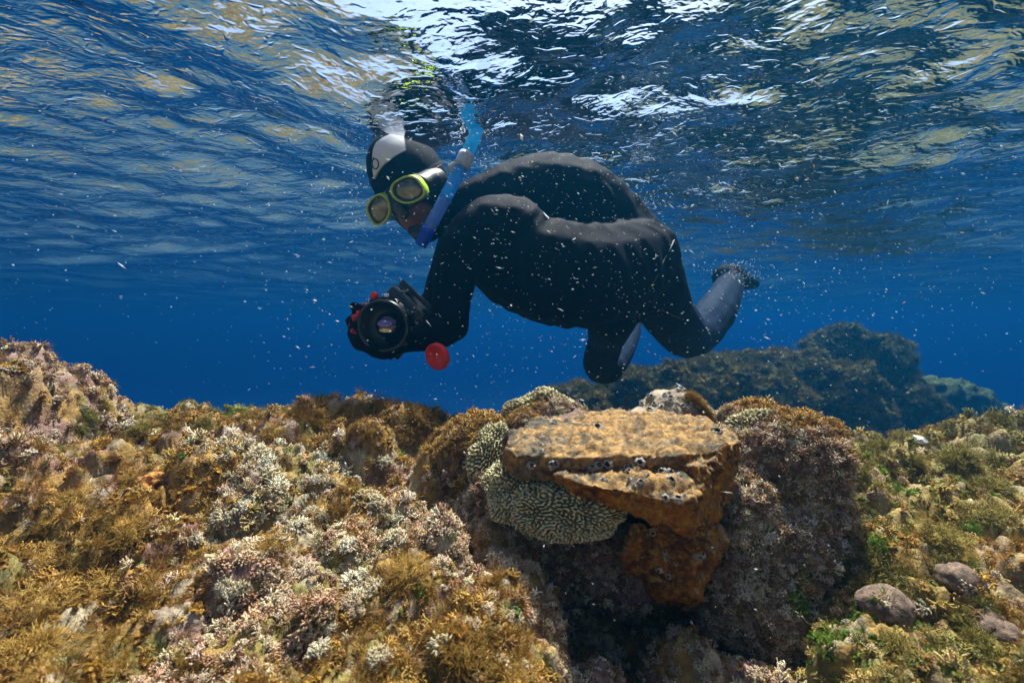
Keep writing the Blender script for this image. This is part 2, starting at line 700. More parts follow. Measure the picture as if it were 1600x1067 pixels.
def hull(points):
    bm = bmesh.new()
    for p in points:
        bm.verts.new(tuple(p))
    r = bmesh.ops.convex_hull(bm, input=bm.verts)
    bmesh.ops.delete(bm, geom=[g for g in r["geom_interior"] if isinstance(g, bmesh.types.BMVert)], context='VERTS')
    bm.verts.index_update()
    V = np.array([v.co[:] for v in bm.verts])
    F = [[v.index for v in f.verts] for f in bm.faces]
    bm.free()
    return V, F


def bvh_of(me, M=None):
    V = vert_co(me)
    return BVHTree.FromPolygons([Vector(v) for v in V], [list(p.vertices) for p in me.polygons])


def ray(bvh, px, py):
    """where the line of sight through a photo pixel meets a thing"""
    d = norm(P(px, py, 1.0) - CAM)
    h = bvh.ray_cast(Vector(CAM), Vector(d))
    return (np.array(h[0]), np.array(h[1])) if h[0] is not None else None


HOSTS = []          # surfaces that carry turf: (mesh, kind, density)

# --- the angular rock on the reef
def build_slab():
    up = [P(*a) for a in [(788, 694, .50), (800, 676, .56), (835, 655, .62), (925, 642, .68), (1010, 643, .69), (1085, 652, .66), (1135, 672, .60), (1156, 692, .55), (1128, 702, .50), (1075, 708, .478), (1000, 712, .472), (920, 712, .472), (850, 714, .474), (806, 712, .478)]]
    lo = [p + np.array([0, .004, -.026 - .018 * (p[0] > .2)]) for p in up]
    h1 = hull(up + lo)
    rs = [P(*a) for a in [(1156, 694, .55), (1128, 704, .50), (1100, 727, .475), (1142, 772, .54), (1118, 816, .50), (1088, 822, .455), (1085, 735, .462)]]
    h1b = hull(rs + [p + np.array([-.03, .1, 0]) for p in rs])
    fr = [P(*a) for a in [(868, 744, .462), (905, 732, .49), (1000, 722, .50), (1096, 726, .50), (1110, 760, .475), (1082, 784, .432), (1030, 776, .430), (960, 764, .436), (905, 756, .448),
                          (905, 775, .475), (955, 797, .452), (1010, 815, .440), (1074, 829, .436), (1112, 820, .485)]]
    h2 = hull(fr + [P(900, 760, .62), P(1110, 760, .62)])
    lw = [P(*a) for a in [(985, 815, .470), (1030, 818, .462), (1074, 822, .458), (1122, 822, .490), (1126, 850, .495), (1094, 934, .470), (1060, 928, .475), (1030, 915, .485), (975, 872, .490)]]
    h3 = hull(lw + [P(980, 840, .64), P(1125, 830, .64), P(1080, 960, .62), P(1000, 940, .62)])
    V, F = join([h1, h1b, h2, h3])
    me = voxel(mesh("slab", V, F), .0022, 1)
    V = vert_co(me)
    Nn = vert_no(me)
    a = fbm(V, 22, 3, .5, 200) * .0055 + fbm(V, 80, 5, .65, 210) * .0034
    st = np.abs(fbm(V * np.array([.6, .6, 2.4]), 30, 3, .5, 222))
    a -= .0035 * (1 - sstep(0, .10, st)) * (.5 + .5 * sstep(-.1, .3, fbm(V, 14, 2, .5, 230)))
    w1, v1 = worley(V, 160, 240)
    topf = sstep(.3, .75, Nn[:, 2])
    a += topf * .0050 * (fbm(V * np.array([.6, 1.8, 1]), 22, 3, .5, 245)) - topf * .0030 * (1 - sstep(.0, .12, np.abs(fbm(V * np.array([.5, 1.6, 1]), 16, 3, .5, 247))))
    a += topf * .0030 * (.6 - w1) * (v1 > .4)
    set_co(me, V + Nn * a[:, None])
    Nn = vert_no(me)
    V = vert_co(me)
    # sandstone skin above, rust-orange film on the upright and under faces
    n1 = fbm(V, 40, 4, .6, 250) * .5 + .5
    n2 = fbm(V, 120, 3, .6, 260) * .5 + .5
    tan = np.array([.36, .225, .095])
    grey = np.array([.16, .135, .10])
    ora = np.array([.40, .22, .07])
    top = grey + (tan - grey) * sstep(.30, .75, n1 + .42 * sstep(.02, .14, V[:, 0] + .03 * n2) - .22)[:, None]
    top = top + (ora - top) * (sstep(.62, .8, n2) * .5)[:, None]
    top = top * (.45 + 1.0 * n2)[:, None]
    side = np.array([.30, .115, .014]) + (np.array([.10, .035, .010]) - np.array([.30, .115, .014])) * sstep(.35, .7, n1)[:, None]
    side = side + (np.array([.40, .24, .03]) - side) * (sstep(.66, .8, n2) * .6)[:, None]
    k = sstep(.25, .6, Nn[:, 2] + .25 * (n1 - .5))
    k = np.maximum(k, .85 * sstep(-.634, -.622, V[:, 2] + .012 * (n1 - .5)) * (1 - sstep(.165, .20, V[:, 0])))
    k = np.maximum(k, .85 * sstep(-.662, -.650, V[:, 2] + .012 * (n1 - .5)) * (1 - sstep(.03, .06, V[:, 0])))[:, None]
    C = side * (1 - k) + top * k
    set_col(me, "tint", C)
    me.materials.append(attr_mix("weathered_sandstone", [(0.30, (.22, .20, .18)), (.44, (.78, .75, .70)), (.58, (1.0, .96, .9)), (.72, (1.6, 1.5, 1.35))], scale=240, rough=.8, bump=1.0, bd=.003))
    o = obj("angular_rock", me)
    tag(o, "flat-topped angular sandstone rock with rust-orange sides and barnacles on its front ledge", "rock")
    return o, me


SLAB, SLAB_ME = build_slab()
SLAB_BVH = bvh_of(SLAB_ME)


# --- barnacles
def barnacle_mesh(seed, mat):
    rng = np.random.default_rng(seed)
    n = 36
    prof = [(1.0, -.25), (.98, 0), (.86, .28), (.72, .55), (.60, .72), (.52, .74), (.45, .66), (.40, .3), (.36, .0), (0.001, -.02)]
    V, F = lathe(prof, n)
    ang = np.arctan2(V[:, 1], V[:, 0])
    r = np.hypot(V[:, 0], V[:, 1])
    rib = 1 + .07 * np.sign(np.sin(ang * 6 + rng.random() * 6)) * np.abs(np.sin(ang * 6 + 1)) ** .5 * (r > .38) + .05 * rng.normal(size=n)[np.arange(len(V)) % n] * (r > .38)
    V[:, 0] *= rib * (1 + .12 * np.cos(2 * ang + seed))
    V[:, 1] *= rib
    V[:, 2] *= 1 + .15 * np.sin(ang * 3 + seed)
    me = mesh("barnacle", V, F, mat, smooth=True)
    set_val(me, "hole", ((r < .47) & (V[:, 2] < .68)).astype(float))
    return me


def barnacle_mat():
    m, t, b, out = new_mat("barnacle_shell")
    a = N(t, "ShaderNodeAttribute", attribute_name="hole")
    co = N(t, "ShaderNodeTexCoord")
    nz = N(t, "ShaderNodeTexNoise", i_Scale=3.0, i_Detail=5.0)
    oi = N(t, "ShaderNodeObjectInfo")
    t.links.new(co.outputs["Object"], nz.inputs["Vector"])
    r = ramp(t, [(.3, (.20, .17, .14)), (.5, (.38, .34, .29)), (.7, (.60, .56, .50))])
    t.links.new(nz.outputs[0], r.inputs[0])
    mx = N(t, "ShaderNodeMix", data_type='RGBA')
    t.links.new(a.outputs["Fac"], mx.inputs[0])
    t.links.new(r.outputs[0], mx.inputs[6])
    mx.inputs[7].default_value = (.06, .035, .025, 1)
    t.links.new(mx.outputs[2], b.inputs["Base Color"])
    b.inputs["Roughness"].default_value = .6
    n2 = N(t, "ShaderNodeTexNoise", i_Scale=9.0, i_Detail=4.0)
    t.links.new(co.outputs["Object"], n2.inputs["Vector"])
    add_bump(t, b, n2.outputs[0], .6, .15)
    return m


MAT["barnacle"] = barnacle_mat()
BARN = [barnacle_mesh(k, MAT["barnacle"]) for k in range(4)]


def put_on(parent, bvh, me, name, spots, sink=.02):
    for k, (px, py, rpx) in enumerate(spots):
        h = ray(bvh, px, py)
        if h is None:
            continue
        p, n = h
        n = norm(n + .25 * np.array([0, 0, 1]) + .25 * norm(CAM - p))
        d = np.dot(p - CAM, AF)
        s = random.uniform(.75, 1.3) * rpx * d / FPX
        q = Vector(n).to_track_quat('Z', 'Y') @ Euler((0, 0, random.uniform(0, 6.28))).to_quaternion()
        o = obj(name, me[k % len(me)], parent)
        o.matrix_world = Matrix.Translation(Vector(p - n * s * sink)) @ q.to_matrix().to_4x4() @ Matrix.Diagonal((s, s, s * random.uniform(.8, 1.1), 1))


put_on(SLAB, SLAB_BVH, BARN, "barnacle",
       [(922, 739, 8), (941, 749, 5), (948, 751, 4), (978, 731, 6), (987, 728, 6), (983, 735, 5), (984, 751, 5), (1001, 753, 8), (1012, 743, 5), (1034, 737, 6), (1047, 738, 6), (1048, 749, 10),
        (1000, 722, 7), (934, 669, 9), (1120, 675, 8), (868, 724, 7), (862, 727, 6), (847, 706, 6), (846, 696, 5), (935, 727, 8), (950, 724, 7), (925, 730, 6), (866, 662, 6), (1040, 778, 6), (1060, 780, 7), (1070, 775, 5),
        (1038, 862, 6), (1040, 872, 5), (1056, 880, 4), (1090, 868, 6), (1098, 866, 5), (1030, 890, 5), (1044, 900, 5), (1020, 832, 7), (908, 742, 5), (1062, 742, 5), (990, 760, 4), (830, 727, 6)])


# --- small barnacle-crusted rock behind it
def boulder(name, blobs, vox, amp, freq, colours, mat, seed, label, cat="rock", group=None, lump=0.0, lumpf=40):
    me = blob_mesh(blobs, vox, 4)
    V = vert_co(me)
    Nn = vert_no(me)
    a = amp * fbm(V, freq, 4, .55, seed)
    if lump:
        w1, v1 = worley(V, lumpf, seed + 5)
        w2, v2 = worley(V, lumpf * 2.4, seed + 9)
        a += lump * ((.6 - w1) * (.4 + v1) + .45 * (.6 - w2) * (.4 + v2))
    set_co(me, V + Nn * a[:, None])
    V = vert_co(me)
    ca, cb, cc = [np.array(c) for c in colours]
    n1 = fbm(V, freq * 1.3, 4, .6, seed + 20) * .5 + .5
    n2 = fbm(V, freq * 2.7, 3, .6, seed + 30) * .5 + .5
    C = ca + (cb - ca) * sstep(.4, .65, n1)[:, None]
    C = C + (cc - C) * (sstep(.6, .8, n2) * .8)[:, None]
    set_col(me, "tint", C)
    me.materials.append(mat)
    o = obj(name, me)
    tag(o, label, cat, group)
    return o, me


cb_ = [(P(1052, 652, .71), (.056, .045, .045)), (P(1018, 664, .70), (.052, .04, .032)), (P(1082, 660, .71), (.036, .04, .040)), (P(995, 672, .70), (.04, .035, .022))]
KNOB, KNOB_ME = boulder("crusted_rock", cb_, .004, .005, 30, [(.24, .19, .13), (.33, .27, .2), (.16, .11, .08)], MAT["reef"], 300,
                        "small humped rock crusted with barnacles peeping up behind the angular rock")
KB = bvh_of(KNOB_ME)
spots = []
for k in range(90):
    spots.append((random.uniform(965, 1112), random.uniform(606, 668), random.uniform(4.0, 7.5)))
put_on(KNOB, KB, BARN, "barnacle", spots, .2)

# --- encrusted boulders either side of the angular rock
bl = [(P(1225, 720, .62), (.075, .075, .065)), (P(1235, 800, .60), (.062, .07, .08)), (P(1190, 690, .66), (.06, .06, .05)), (P(1215, 880, .57), (.05, .06, .08)), (P(1195, 960, .55), (.05, .06, .08)), (P(1150, 770, .63), (.05, .06, .09)), (P(1172, 850, .565), (.045, .05, .075)), (P(1150, 930, .56), (.045, .05, .07))]
RB, RB_ME = boulder("encrusted_boulder", bl, .005, .008, 24, [(.20, .13, .07), (.26, .17, .12), (.38, .32, .22)], MAT["reef"], 320,
                    "tall boulder overgrown with purplish and cream turf right beside the angular rock", lump=.010, lumpf=45)
HOSTS.append((RB_ME, "column", 1.0))
bl = [(P(742, 720, .66), (.06, .07, .07)), (P(800, 800, .60), (.07, .07, .08)), (P(900, 850, .63), (.09, .08, .07)), (P(860, 930, .66), (.09, .07, .1)), (P(1000, 960, .68), (.1, .06, .12)), (P(970, 880, .60), (.075, .06, .065)), (P(920, 830, .60), (.06, .06, .05)), (P(850, 690, .68), (.08, .08, .06)), (P(960, 720, .66), (.12, .1, .06))]
LB, LB_ME = boulder("encrusted_boulder", bl, .006, .008, 24, [(.14, .09, .07), (.17, .10, .11), (.26, .22, .16)], MAT["reef"], 340,
                    "broad dark boulder that carries the angular rock and the lacy clumps", lump=.010, lumpf=45)
HOSTS.append((LB_ME, "under", 1.0))


# --- rounded stones lying in the right-hand turf
REEF_BVH = bvh_of(REEF.data)
cob = plain("rounded_stone", (.12, .075, .05), rough=.9, bump=.9, bscale=12, vary=.65)
def cobble(seed):
    V, F = ico(4)
    V = V * (1 + .10 * fbm(V, 1.3, 3, .5, seed)[:, None] + .06 * fbm(V, 3.5, 4, .55, seed + 1)[:, None]) * np.array([1, .9, .78])
    return mesh("rounded_stone", V, F, cob)
COB = [cobble(401), cobble(402), cobble(403)]
for k, (px, py, r, lab) in enumerate([(1487, 862, 25, "small grey rounded stone above two pinkish stones in the turf"), (1497, 888, 22, "small pinkish rounded stone squeezed between two others"), (1514, 908, 31, "rounded brown stone below two smaller stones"),
                                      (1400, 950, 40, "large smooth rounded stone with pale top beside the dark channel"), (1556, 978, 31, "pinkish rounded stone in the turf with a smaller one beside it"), (1584, 994, 25, "small rounded stone leaning against a larger pinkish one")]):
    h = ray(REEF_BVH, px, py)
    p = h[0]
    d = np.dot(p - CAM, AF)
    s = r * d / FPX
    o = obj("rounded_stone", COB[k % 3], None, p + np.array([0, .45 * s, -.25 * s]), (random.uniform(-.3, .3), random.uniform(-.3, .3), random.uniform(0, 6)), s)
    tag(o, lab, "stone", "rounded stones in the turf")


# --- far rock outcrops in the blue
def outcrop(blobs, seed, vox, label):
    bb = []
    for (px, py, d, r) in blobs:
        c = P(px, py, d)
        R = r * d / FPX
        bb.append((c, (R, R * .9, R * .85)))
        z = c[2]
        while z > -2.6:
            z -= R * .8
            R = R * 1.06
            bb.append((np.array([c[0], c[1] + .1, z]), (R, R, R)))
    me = blob_mesh(bb, vox, 3)
    V = vert_co(me)
    Nn = vert_no(me)
    w1, v1 = worley(V, 4.5, seed)
    w2, v2 = worley(V, 11, seed + 3)
    w3, v3 = worley(V, 26, seed + 6)
    a = .10 * (.6 - w1) * (.4 + v1) * .7 + .045 * (.6 - w2) * (.4 + v2) + .034 * (.6 - w3) * (.3 + v3) + .06 * fbm(V, 3, 5, .6, seed) + .022 * fbm(V, 16, 4, .65, seed + 60)
    set_co(me, V + Nn * a[:, None])
    V = vert_co(me)
    Nn = vert_no(me)
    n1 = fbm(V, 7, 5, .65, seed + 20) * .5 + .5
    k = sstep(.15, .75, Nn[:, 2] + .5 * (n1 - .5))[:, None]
    C = np.array([.028, .028, .02]) * (1 - k) + np.array([.12, .12, .025]) * k  # algae-green tops; lower faces have shade put into their colour
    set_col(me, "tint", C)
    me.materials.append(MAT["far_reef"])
    o = obj("rock_outcrop", me)
    tag(o, label, "rock")
    return me


OUT = [outcrop([(1000, 622, 3.6, 55), (1060, 622, 3.6, 60), (1110, 612, 3.7, 62), (1170, 605, 3.8, 62), (1240, 600, 3.9, 60), (1312, 548, 4.2, 48), (1350, 572, 4.3, 55), (1385, 610, 4.2, 50), (1310, 630, 3.7, 70), (1420, 640, 4.0, 45), (1200, 650, 3.6, 70), (1040, 660, 3.5, 60)], 500, .018,
               "large mossy rock outcrop with a rounded hump standing in blue water behind the swimmer's legs"),
       outcrop([(1440, 622, 5.0, 45), (1490, 632, 5.1, 42), (1530, 655, 5.2, 40), (1410, 620, 5.0, 40)], 520, .035, "faint bluish rock outcrop tailing off beyond the large mossy one"),
       outcrop([(893, 625, 3.5, 34), (925, 640, 3.5, 40), (868, 648, 3.6, 26)], 540, .022, "small mossy rock seen below the swimmer's belly in blue water")]

# ------------------------------------------------------------------ lacy coralline clumps
def lace_field(n, wave, seed):
    rng = np.random.default_rng(seed)
    f = np.fft.fftfreq(n)
    fx, fy = np.meshgrid(f, f, indexing='ij')
    r = np.hypot(fx, fy)
    band = np.exp(-((r - 1.0 / wave) / ((.26 / wave))) ** 2)
    s = np.fft.ifft2(np.fft.fft2(rng.normal(size=(n, n))) * band).real
    return s / s.std()


def lace_mat():
    m, t, b, out = new_mat("lacy_coralline")
    a = N(t, "ShaderNodeAttribute", attribute_name="rim")
    co = N(t, "ShaderNodeTexCoord")
    nz = N(t, "ShaderNodeTexNoise", i_Scale=60.0, i_Detail=4.0)
    t.links.new(co.outputs["Object"], nz.inputs["Vector"])
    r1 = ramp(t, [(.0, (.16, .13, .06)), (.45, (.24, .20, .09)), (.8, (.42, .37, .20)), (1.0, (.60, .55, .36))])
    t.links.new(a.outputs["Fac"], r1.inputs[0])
    r2 = ramp(t, [(.3, (.7, .68, .6)), (.7, (1.1, 1.1, 1.1))])
    t.links.new(nz.outputs[0], r2.inputs[0])
    mx = N(t, "ShaderNodeMix", data_type='RGBA', blend_type='MULTIPLY')
    mx.inputs[0].default_value = 1
    t.links.new(r1.outputs[0], mx.inputs[6])
    t.links.new(r2.outputs[0], mx.inputs[7])
    t.links.new(mx.outputs[2], b.inputs["Base Color"])
    b.inputs["Roughness"].default_value = .7
    b.inputs["Specular IOR Level"].default_value = .2
    return m


MAT["lace"] = lace_mat()


def lace_clump(centre, radii, face, seed, label, n=270, wave_m=.0043, wall=.0056, ext=1.9):
    """cushion of upright folded plates: labyrinth walls standing on a domed base; ext = polar reach in radians"""
    radii = np.asarray(radii, float)
    z = norm(face)
    x = norm(np.cross([0, 0, 1.0], z)) if abs(z[2]) < .95 else np.array([1.0, 0, 0])
    y = np.cross(z, x)
    u = np.linspace(-1, 1, n)
    X, Y = np.meshgrid(u, u, indexing='ij')
    # square to disc
    dx = X * np.sqrt(1 - Y * Y / 2)
    dy = Y * np.sqrt(1 - X * X / 2)
    r = np.hypot(dx, dy)
    th = r * ext * .5 * (1 + .12 * vnoise(np.stack([np.arctan2(dy, dx).ravel() * 1.5, 0 * dx.ravel(), 0 * dx.ravel() + seed], -1), seed).reshape(r.shape) * r)
    ph = np.arctan2(dy, dx)
    D = np.stack([np.sin(th) * np.cos(ph), np.sin(th) * np.sin(ph), np.cos(th)], -1).reshape(-1, 3)
    mean_r = radii.mean()
    step = 2 * ext * .5 * mean_r / n
    f = lace_field(n, wave_m / step, seed).ravel()
    base = D * radii
    bump = .17 * fbm(D, 2.0, 3, .5, seed)
    base = base * (1 + bump)[:, None]
    h = sstep(.15, .6, f)     # meandering walls
    edge = 1 - sstep(.88, 1.0, r.ravel())
    jag = .75 + .35 * vnoise(D * 26, seed + 2)
    nn = D / radii
    nn /= np.linalg.norm(nn, axis=1)[:, None]
    V = base + nn * (wall * h * jag * (.3 + .7 * edge))[:, None]
    V = V[:, :1] * x + V[:, 1:2] * y + V[:, 2:] * z + np.asarray(centre)
    F = grid_faces(n, n)[:, ::-1]
    me = mesh("lacy_clump", V, F, MAT["lace"])
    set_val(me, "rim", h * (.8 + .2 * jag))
    o = obj("lacy_clump", me)
    tag(o, label, "seaweed", "lacy cream coralline clumps")
    return me


toc = lambda p: norm(CAM - p)
def lc(px, py, d, radii, face, seed, label, **k):
    c = P(px, py, d)
    f = norm(toc(c) * face[0] + np.array([0, 0, 1]) * face[1] + np.array([1, 0, 0]) * face[2])
    return lace_clump(c, radii, f, seed, label, **k)


lc(822, 772, .545, (.045, .045, .05), (1, .6, -.4), 1, "rounded lacy cream clump tucked under the left corner of the angular rock", n=320, ext=2.8)
lc(880, 806, .505, (.058, .032, .045), (1, .5, 0), 2, "wide lacy cream clump bulging below the front ledge of the angular rock", n=340, ext=2.8)
lc(772, 712, .615, (.034, .05, .04), (1, .8, -.4), 3, "upright lacy clump along the left end of the angular rock", n=270, ext=2.8, wave_m=.0042)
lc(850, 660, .70, (.06, .03, .05), (.6, 1, 0), 4, "low lacy clump topping the turf behind the left end of the angular rock", n=270, ext=2.8, wave_m=.0044)
lc(1172, 806, .550, (.028, .044, .015), (1, .5, .2), 5, "lacy cream clump hanging beside the orange right face of the angular rock", n=270, ext=2.8, wave_m=.0042)
lc(1232, 748, .585, (.034, .030, .026), (1, .6, .2), 6, "greyish lacy clump on the front of the tall encrusted boulder", n=270, ext=2.6, wave_m=.0044)
lc(1200, 680, .62, (.05, .03, .035), (.7, 1, .0), 7, "lacy brownish clump capping the tall encrusted boulder", n=270, ext=2.6, wave_m=.0042)

# ------------------------------------------------------------------ turf
def strand(base, direc, length, r0, r1, seg, rng, curl=.3, sides=3):
    p = np.array(base, float)
    d = norm(direc)
    pts = [p]
    for k in range(seg):
        d = norm(d + curl * rng.normal(size=3))
        p = p + d * length / seg
        pts.append(p)
    V, F = tube(pts, np.linspace(r0, r1, seg + 1), sides, False)
    F.append([seg * sides + j for j in range(sides)])
    return V, F, pts[-1], d


def coralline(seed, n=10, L=.0075, r=.00072, spread=.9):
    """stiff forked twigs"""
    rng = np.random.default_rng(seed)
    parts = []
    for k in range(n):
        a = rng.uniform(0, 6.283)
        s = rng.uniform(0, spread)
        b = np.array([.002 * math.cos(a) * rng.random(), .002 * math.sin(a) * rng.random(), -.001])
        d = (math.cos(a) * s, math.sin(a) * s, 1)
        V, F, e, dd = strand(b, d, L * rng.uniform(.6, 1.1), r, r * .85, 2, rng, .15, 4)
        parts.append((V, F))
        for j in range(rng.integers(2, 4)):
            V, F, e2, d2 = strand(e, dd + .75 * rng.normal(size=3), L * rng.uniform(.35, .7), r * .9, r * .8, 2, rng, .15, 4)
            parts.append((V, F))
            if rng.random() < .5:
                parts.append(strand(e2, d2 + .8 * rng.normal(size=3), L * .35, r * .85, r * .8, 1, rng, .1, 4)[:2])
    return join(parts)


def filaments(seed, n=46, L=.013, r=.00022, spread=1.1, curl=.38):
    rng = np.random.default_rng(seed)
    parts = []
    for k in range(n):
        a = rng.uniform(0, 6.283)
        s = rng.uniform(0, spread)
        b = np.array([.004 * math.cos(a) * s, .004 * math.sin(a) * s, -.002])
        parts.append(strand(b, (math.cos(a) * s, math.sin(a) * s, 1), L * rng.uniform(.5, 1.1), r, r * .5, 4, rng, curl, 3)[:2])
    return join(parts)


def blades(seed, n=14, L=.009, wdt=.0022, spread=1.0):
    rng = np.random.default_rng(seed)
    parts = []
    for k in range(n):
        a = rng.uniform(0, 6.283)
        s = rng.uniform(.1, spread)
        d = norm((math.cos(a) * s, math.sin(a) * s, 1))
        side = norm(np.cross(d, rng.normal(size=3)))
        p = np.array([.002 * math.cos(a), .002 * math.sin(a), -.001])
        V = []
        l = L * rng.uniform(.5, 1.1)
        up = np.cross(side, d)
        for j, q in enumerate((.5, 1.0, .9, .45)):
            c = p + d * l * j / 3 + up * .0018 * (j / 3) ** 2 * rng.normal() + np.array([0, 0, -.002]) * (j / 3) ** 2
            ww = wdt * q * rng.uniform(.7, 1.2)
            V += [c - side * ww, c + side * ww]
        F = [[0, 1, 3, 2], [2, 3, 5, 4], [4, 5, 7, 6]]
        parts.append((np.array(V), F))
    return join(parts)


def beads(seed, n=34, R=.007):
    """short knobbly coralline crust"""
    rng = np.random.default_rng(seed)
    parts = []
    for k in range(n):
        a = rng.uniform(0, 6.283)
        q = R * math.sqrt(rng.random())
        s = rng.uniform(.0007, .0013)
        c = np.array([q * math.cos(a), q * math.sin(a), .0035 * (1 - (q / R) ** 2) + rng.uniform(-.0005, .0016)])
        parts.append((ICO1[0] * s * np.array([1, 1, 1.25]) + c, ICO1[1]))
    return join(parts)


def turf_mat(name, trans=.25, rough=.7):
    m, t, b, out = new_mat(name)
    a = N(t, "ShaderNodeAttribute", attribute_name="tint", attribute_type='INSTANCER')
    oi = N(t, "ShaderNodeObjectInfo")
    co = N(t, "ShaderNodeTexCoord")
    nz = N(t, "ShaderNodeTexNoise", i_Scale=280.0, i_Detail=3.0)
    t.links.new(co.outputs["Object"], nz.inputs["Vector"])
    r = ramp(t, [(.3, (.62, .60, .58)), (.7, (1.25, 1.22, 1.2))])
    t.links.new(nz.outputs[0], r.inputs[0])
    mx = N(t, "ShaderNodeMix", data_type='RGBA', blend_type='MULTIPLY')
    mx.inputs[0].default_value = 1
    t.links.new(a.outputs["Color"], mx.inputs[6])
    t.links.new(r.outputs[0], mx.inputs[7])
    t.links.new(mx.outputs[2], b.inputs["Base Color"])
    b.inputs["Roughness"].default_value = rough
    b.inputs["Specular IOR Level"].default_value = .25
    tr = N(t, "ShaderNodeBsdfTranslucent")
    t.links.new(mx.outputs[2], tr.inputs["Color"])
    ms = N(t, "ShaderNodeMixShader")
    ms.inputs[0].default_value = trans
    t.links.new(b.outputs[0], ms.inputs[1])
    t.links.new(tr.outputs[0], ms.inputs[2])
    t.links.new(ms.outputs[0], out.inputs["Surface"])
    return m


MAT["twig"] = turf_mat("coralline_twigs", .15)
MAT["fila"] = turf_mat("filament_algae", .45)
SRC = []
for k in range(3):
    SRC.append((coralline(600 + k), "twig"))
for k in range(3):
    SRC.append((filaments(610 + k), "fila"))
for k in range(2):
    SRC.append((blades(620 + k), "fila"))
for k in range(2):
    SRC.append((beads(630 + k), "twig"))
SRC_OBJ = []
for (V, F), mm in SRC:
    o = bpy.data.objects.new("turf_sprig", mesh("turf_sprig", V, F, MAT[mm], smooth=(mm == "twig")))
    SRC_OBJ.append(o)
KINDS = {"twig": (0, 3), "fila": (3, 6), "blade": (6, 8), "bead": (8, 10)}


def scatter_object(name, pts, rot, scl, idx, tint):
    me = bpy.data.meshes.new(name)
    me.vertices.add(len(pts))
    me.vertices.foreach_set("co", np.asarray(pts, np.float32).ravel())
    for nm, ty, arr in (("rot", 'FLOAT_VECTOR', rot), ("scl", 'FLOAT', scl), ("idx", 'INT', idx)):
        a = me.attributes.new(nm, ty, 'POINT')
        a.data.foreach_set("vector" if ty == 'FLOAT_VECTOR' else "value", np.asarray(arr, np.int32 if ty == 'INT' else np.float32).ravel())
    set_col(me, "tint", tint)
    me.update()
    o = obj(name, me)
    g = bpy.data.node_groups.new(name, 'GeometryNodeTree')
    g.interface.new_socket("Geometry", in_out='INPUT', socket_type='NodeSocketGeometry')
    g.interface.new_socket("Geometry", in_out='OUTPUT', socket_type='NodeSocketGeometry')
    gi = g.nodes.new("NodeGroupInput")
    go = g.nodes.new("NodeGroupOutput")
    ip = g.nodes.new("GeometryNodeInstanceOnPoints")
    ip.inputs["Pick Instance"].default_value = True
    g.links.new(gi.outputs[0], ip.inputs["Points"])
    gt = g.nodes.new("GeometryNodeJoinGeometry")
    for so in reversed(SRC_OBJ):
        oi = g.nodes.new("GeometryNodeObjectInfo")
        oi.inputs["Object"].default_value = so
        oi.inputs["As Instance"].default_value = True
        g.links.new(oi.outputs["Geometry"], gt.inputs[0])
    g.links.new(gt.outputs[0], ip.inputs["Instance"])
    def na(nm, ty):
        n = g.nodes.new("GeometryNodeInputNamedAttribute")
        n.data_type = ty
        n.inputs["Name"].default_value = nm
        return n.outputs["Attribute"]
    er = g.nodes.new("FunctionNodeEulerToRotation")
    g.links.new(na("rot", 'FLOAT_VECTOR'), er.inputs[0])
    g.links.new(er.outputs[0], ip.inputs["Rotation"])
    g.links.new(na("scl", 'FLOAT'), ip.inputs["Scale"])
    g.links.new(na("idx", 'INT'), ip.inputs["Instance Index"])
    g.links.new(ip.outputs[0], go.inputs[0])
    md = o.modifiers.new("turf", 'NODES')
    md.node_group = g
    return o


def sample(me, count, rng, weight=None):
    V = vert_co(me)
    n = len(me.polygons)
    ls = np.empty(n, np.int32)
    me.polygons.foreach_get("loop_start", ls)
    li = np.empty(len(me.loops), np.int32)
    me.loops.foreach_get("vertex_index", li)
    a, b, c = V[li[ls]], V[li[ls + 1]], V[li[ls + 2]]
    nn = np.cross(b - a, c - a)
    ar = np.linalg.norm(nn, axis=1)
    nn = nn / (ar[:, None] + 1e-15)
    cen = (a + b + c) / 3
    wgt = ar * (weight(cen, nn) if weight else 1)
    pick = rng.choice(n, count, p=wgt / wgt.sum())
    u = rng.random((count, 2))
    s = np.sqrt(u[:, 0])
    p = a[pick] * (1 - s)[:, None] + b[pick] * (s * (1 - u[:, 1]))[:, None] + c[pick] * (s * u[:, 1])[:, None]
    return p, nn[pick]


def aim(nrm, rng, wild=.35):
    """euler angles that turn +Z to the (roughened, slightly upward) normals, with random spin"""
    d = nrm + np.array([0, 0, .35]) + wild * rng.normal(size=nrm.shape)
    d /= np.linalg.norm(d, axis=1)[:, None]
    # Z-Y-X: rotate about X by spin is awkward, so build R = Rz(phi) Ry(theta) Rz(spin) -> euler xyz
    th = np.arccos(np.clip(d[:, 2], -1, 1))
    ph = np.arctan2(d[:, 1], d[:, 0])
    sp = rng.uniform(0, 6.283, len(d))
    ct, st, cp, sps, cs, ss = np.cos(th), np.sin(th), np.cos(ph), np.sin(ph), np.cos(sp), np.sin(sp)
    r00 = cp * ct * cs - sps * ss
    r10 = sps * ct * cs + cp * ss
    r20 = -st * cs
    r21 = st * ss
    r22 = ct
    return np.stack([np.arctan2(r21, r22), np.arcsin(np.clip(-r20, -1, 1)), np.arctan2(r10, r00)], -1)


# places where one kind of growth prevails: centre, radius in metres, kind weights (twig, fila, blade, bead), colour
def Z(px, py, d, r, wts, cols):
    return (P(px, py, d), r, np.array(wts, float), cols)


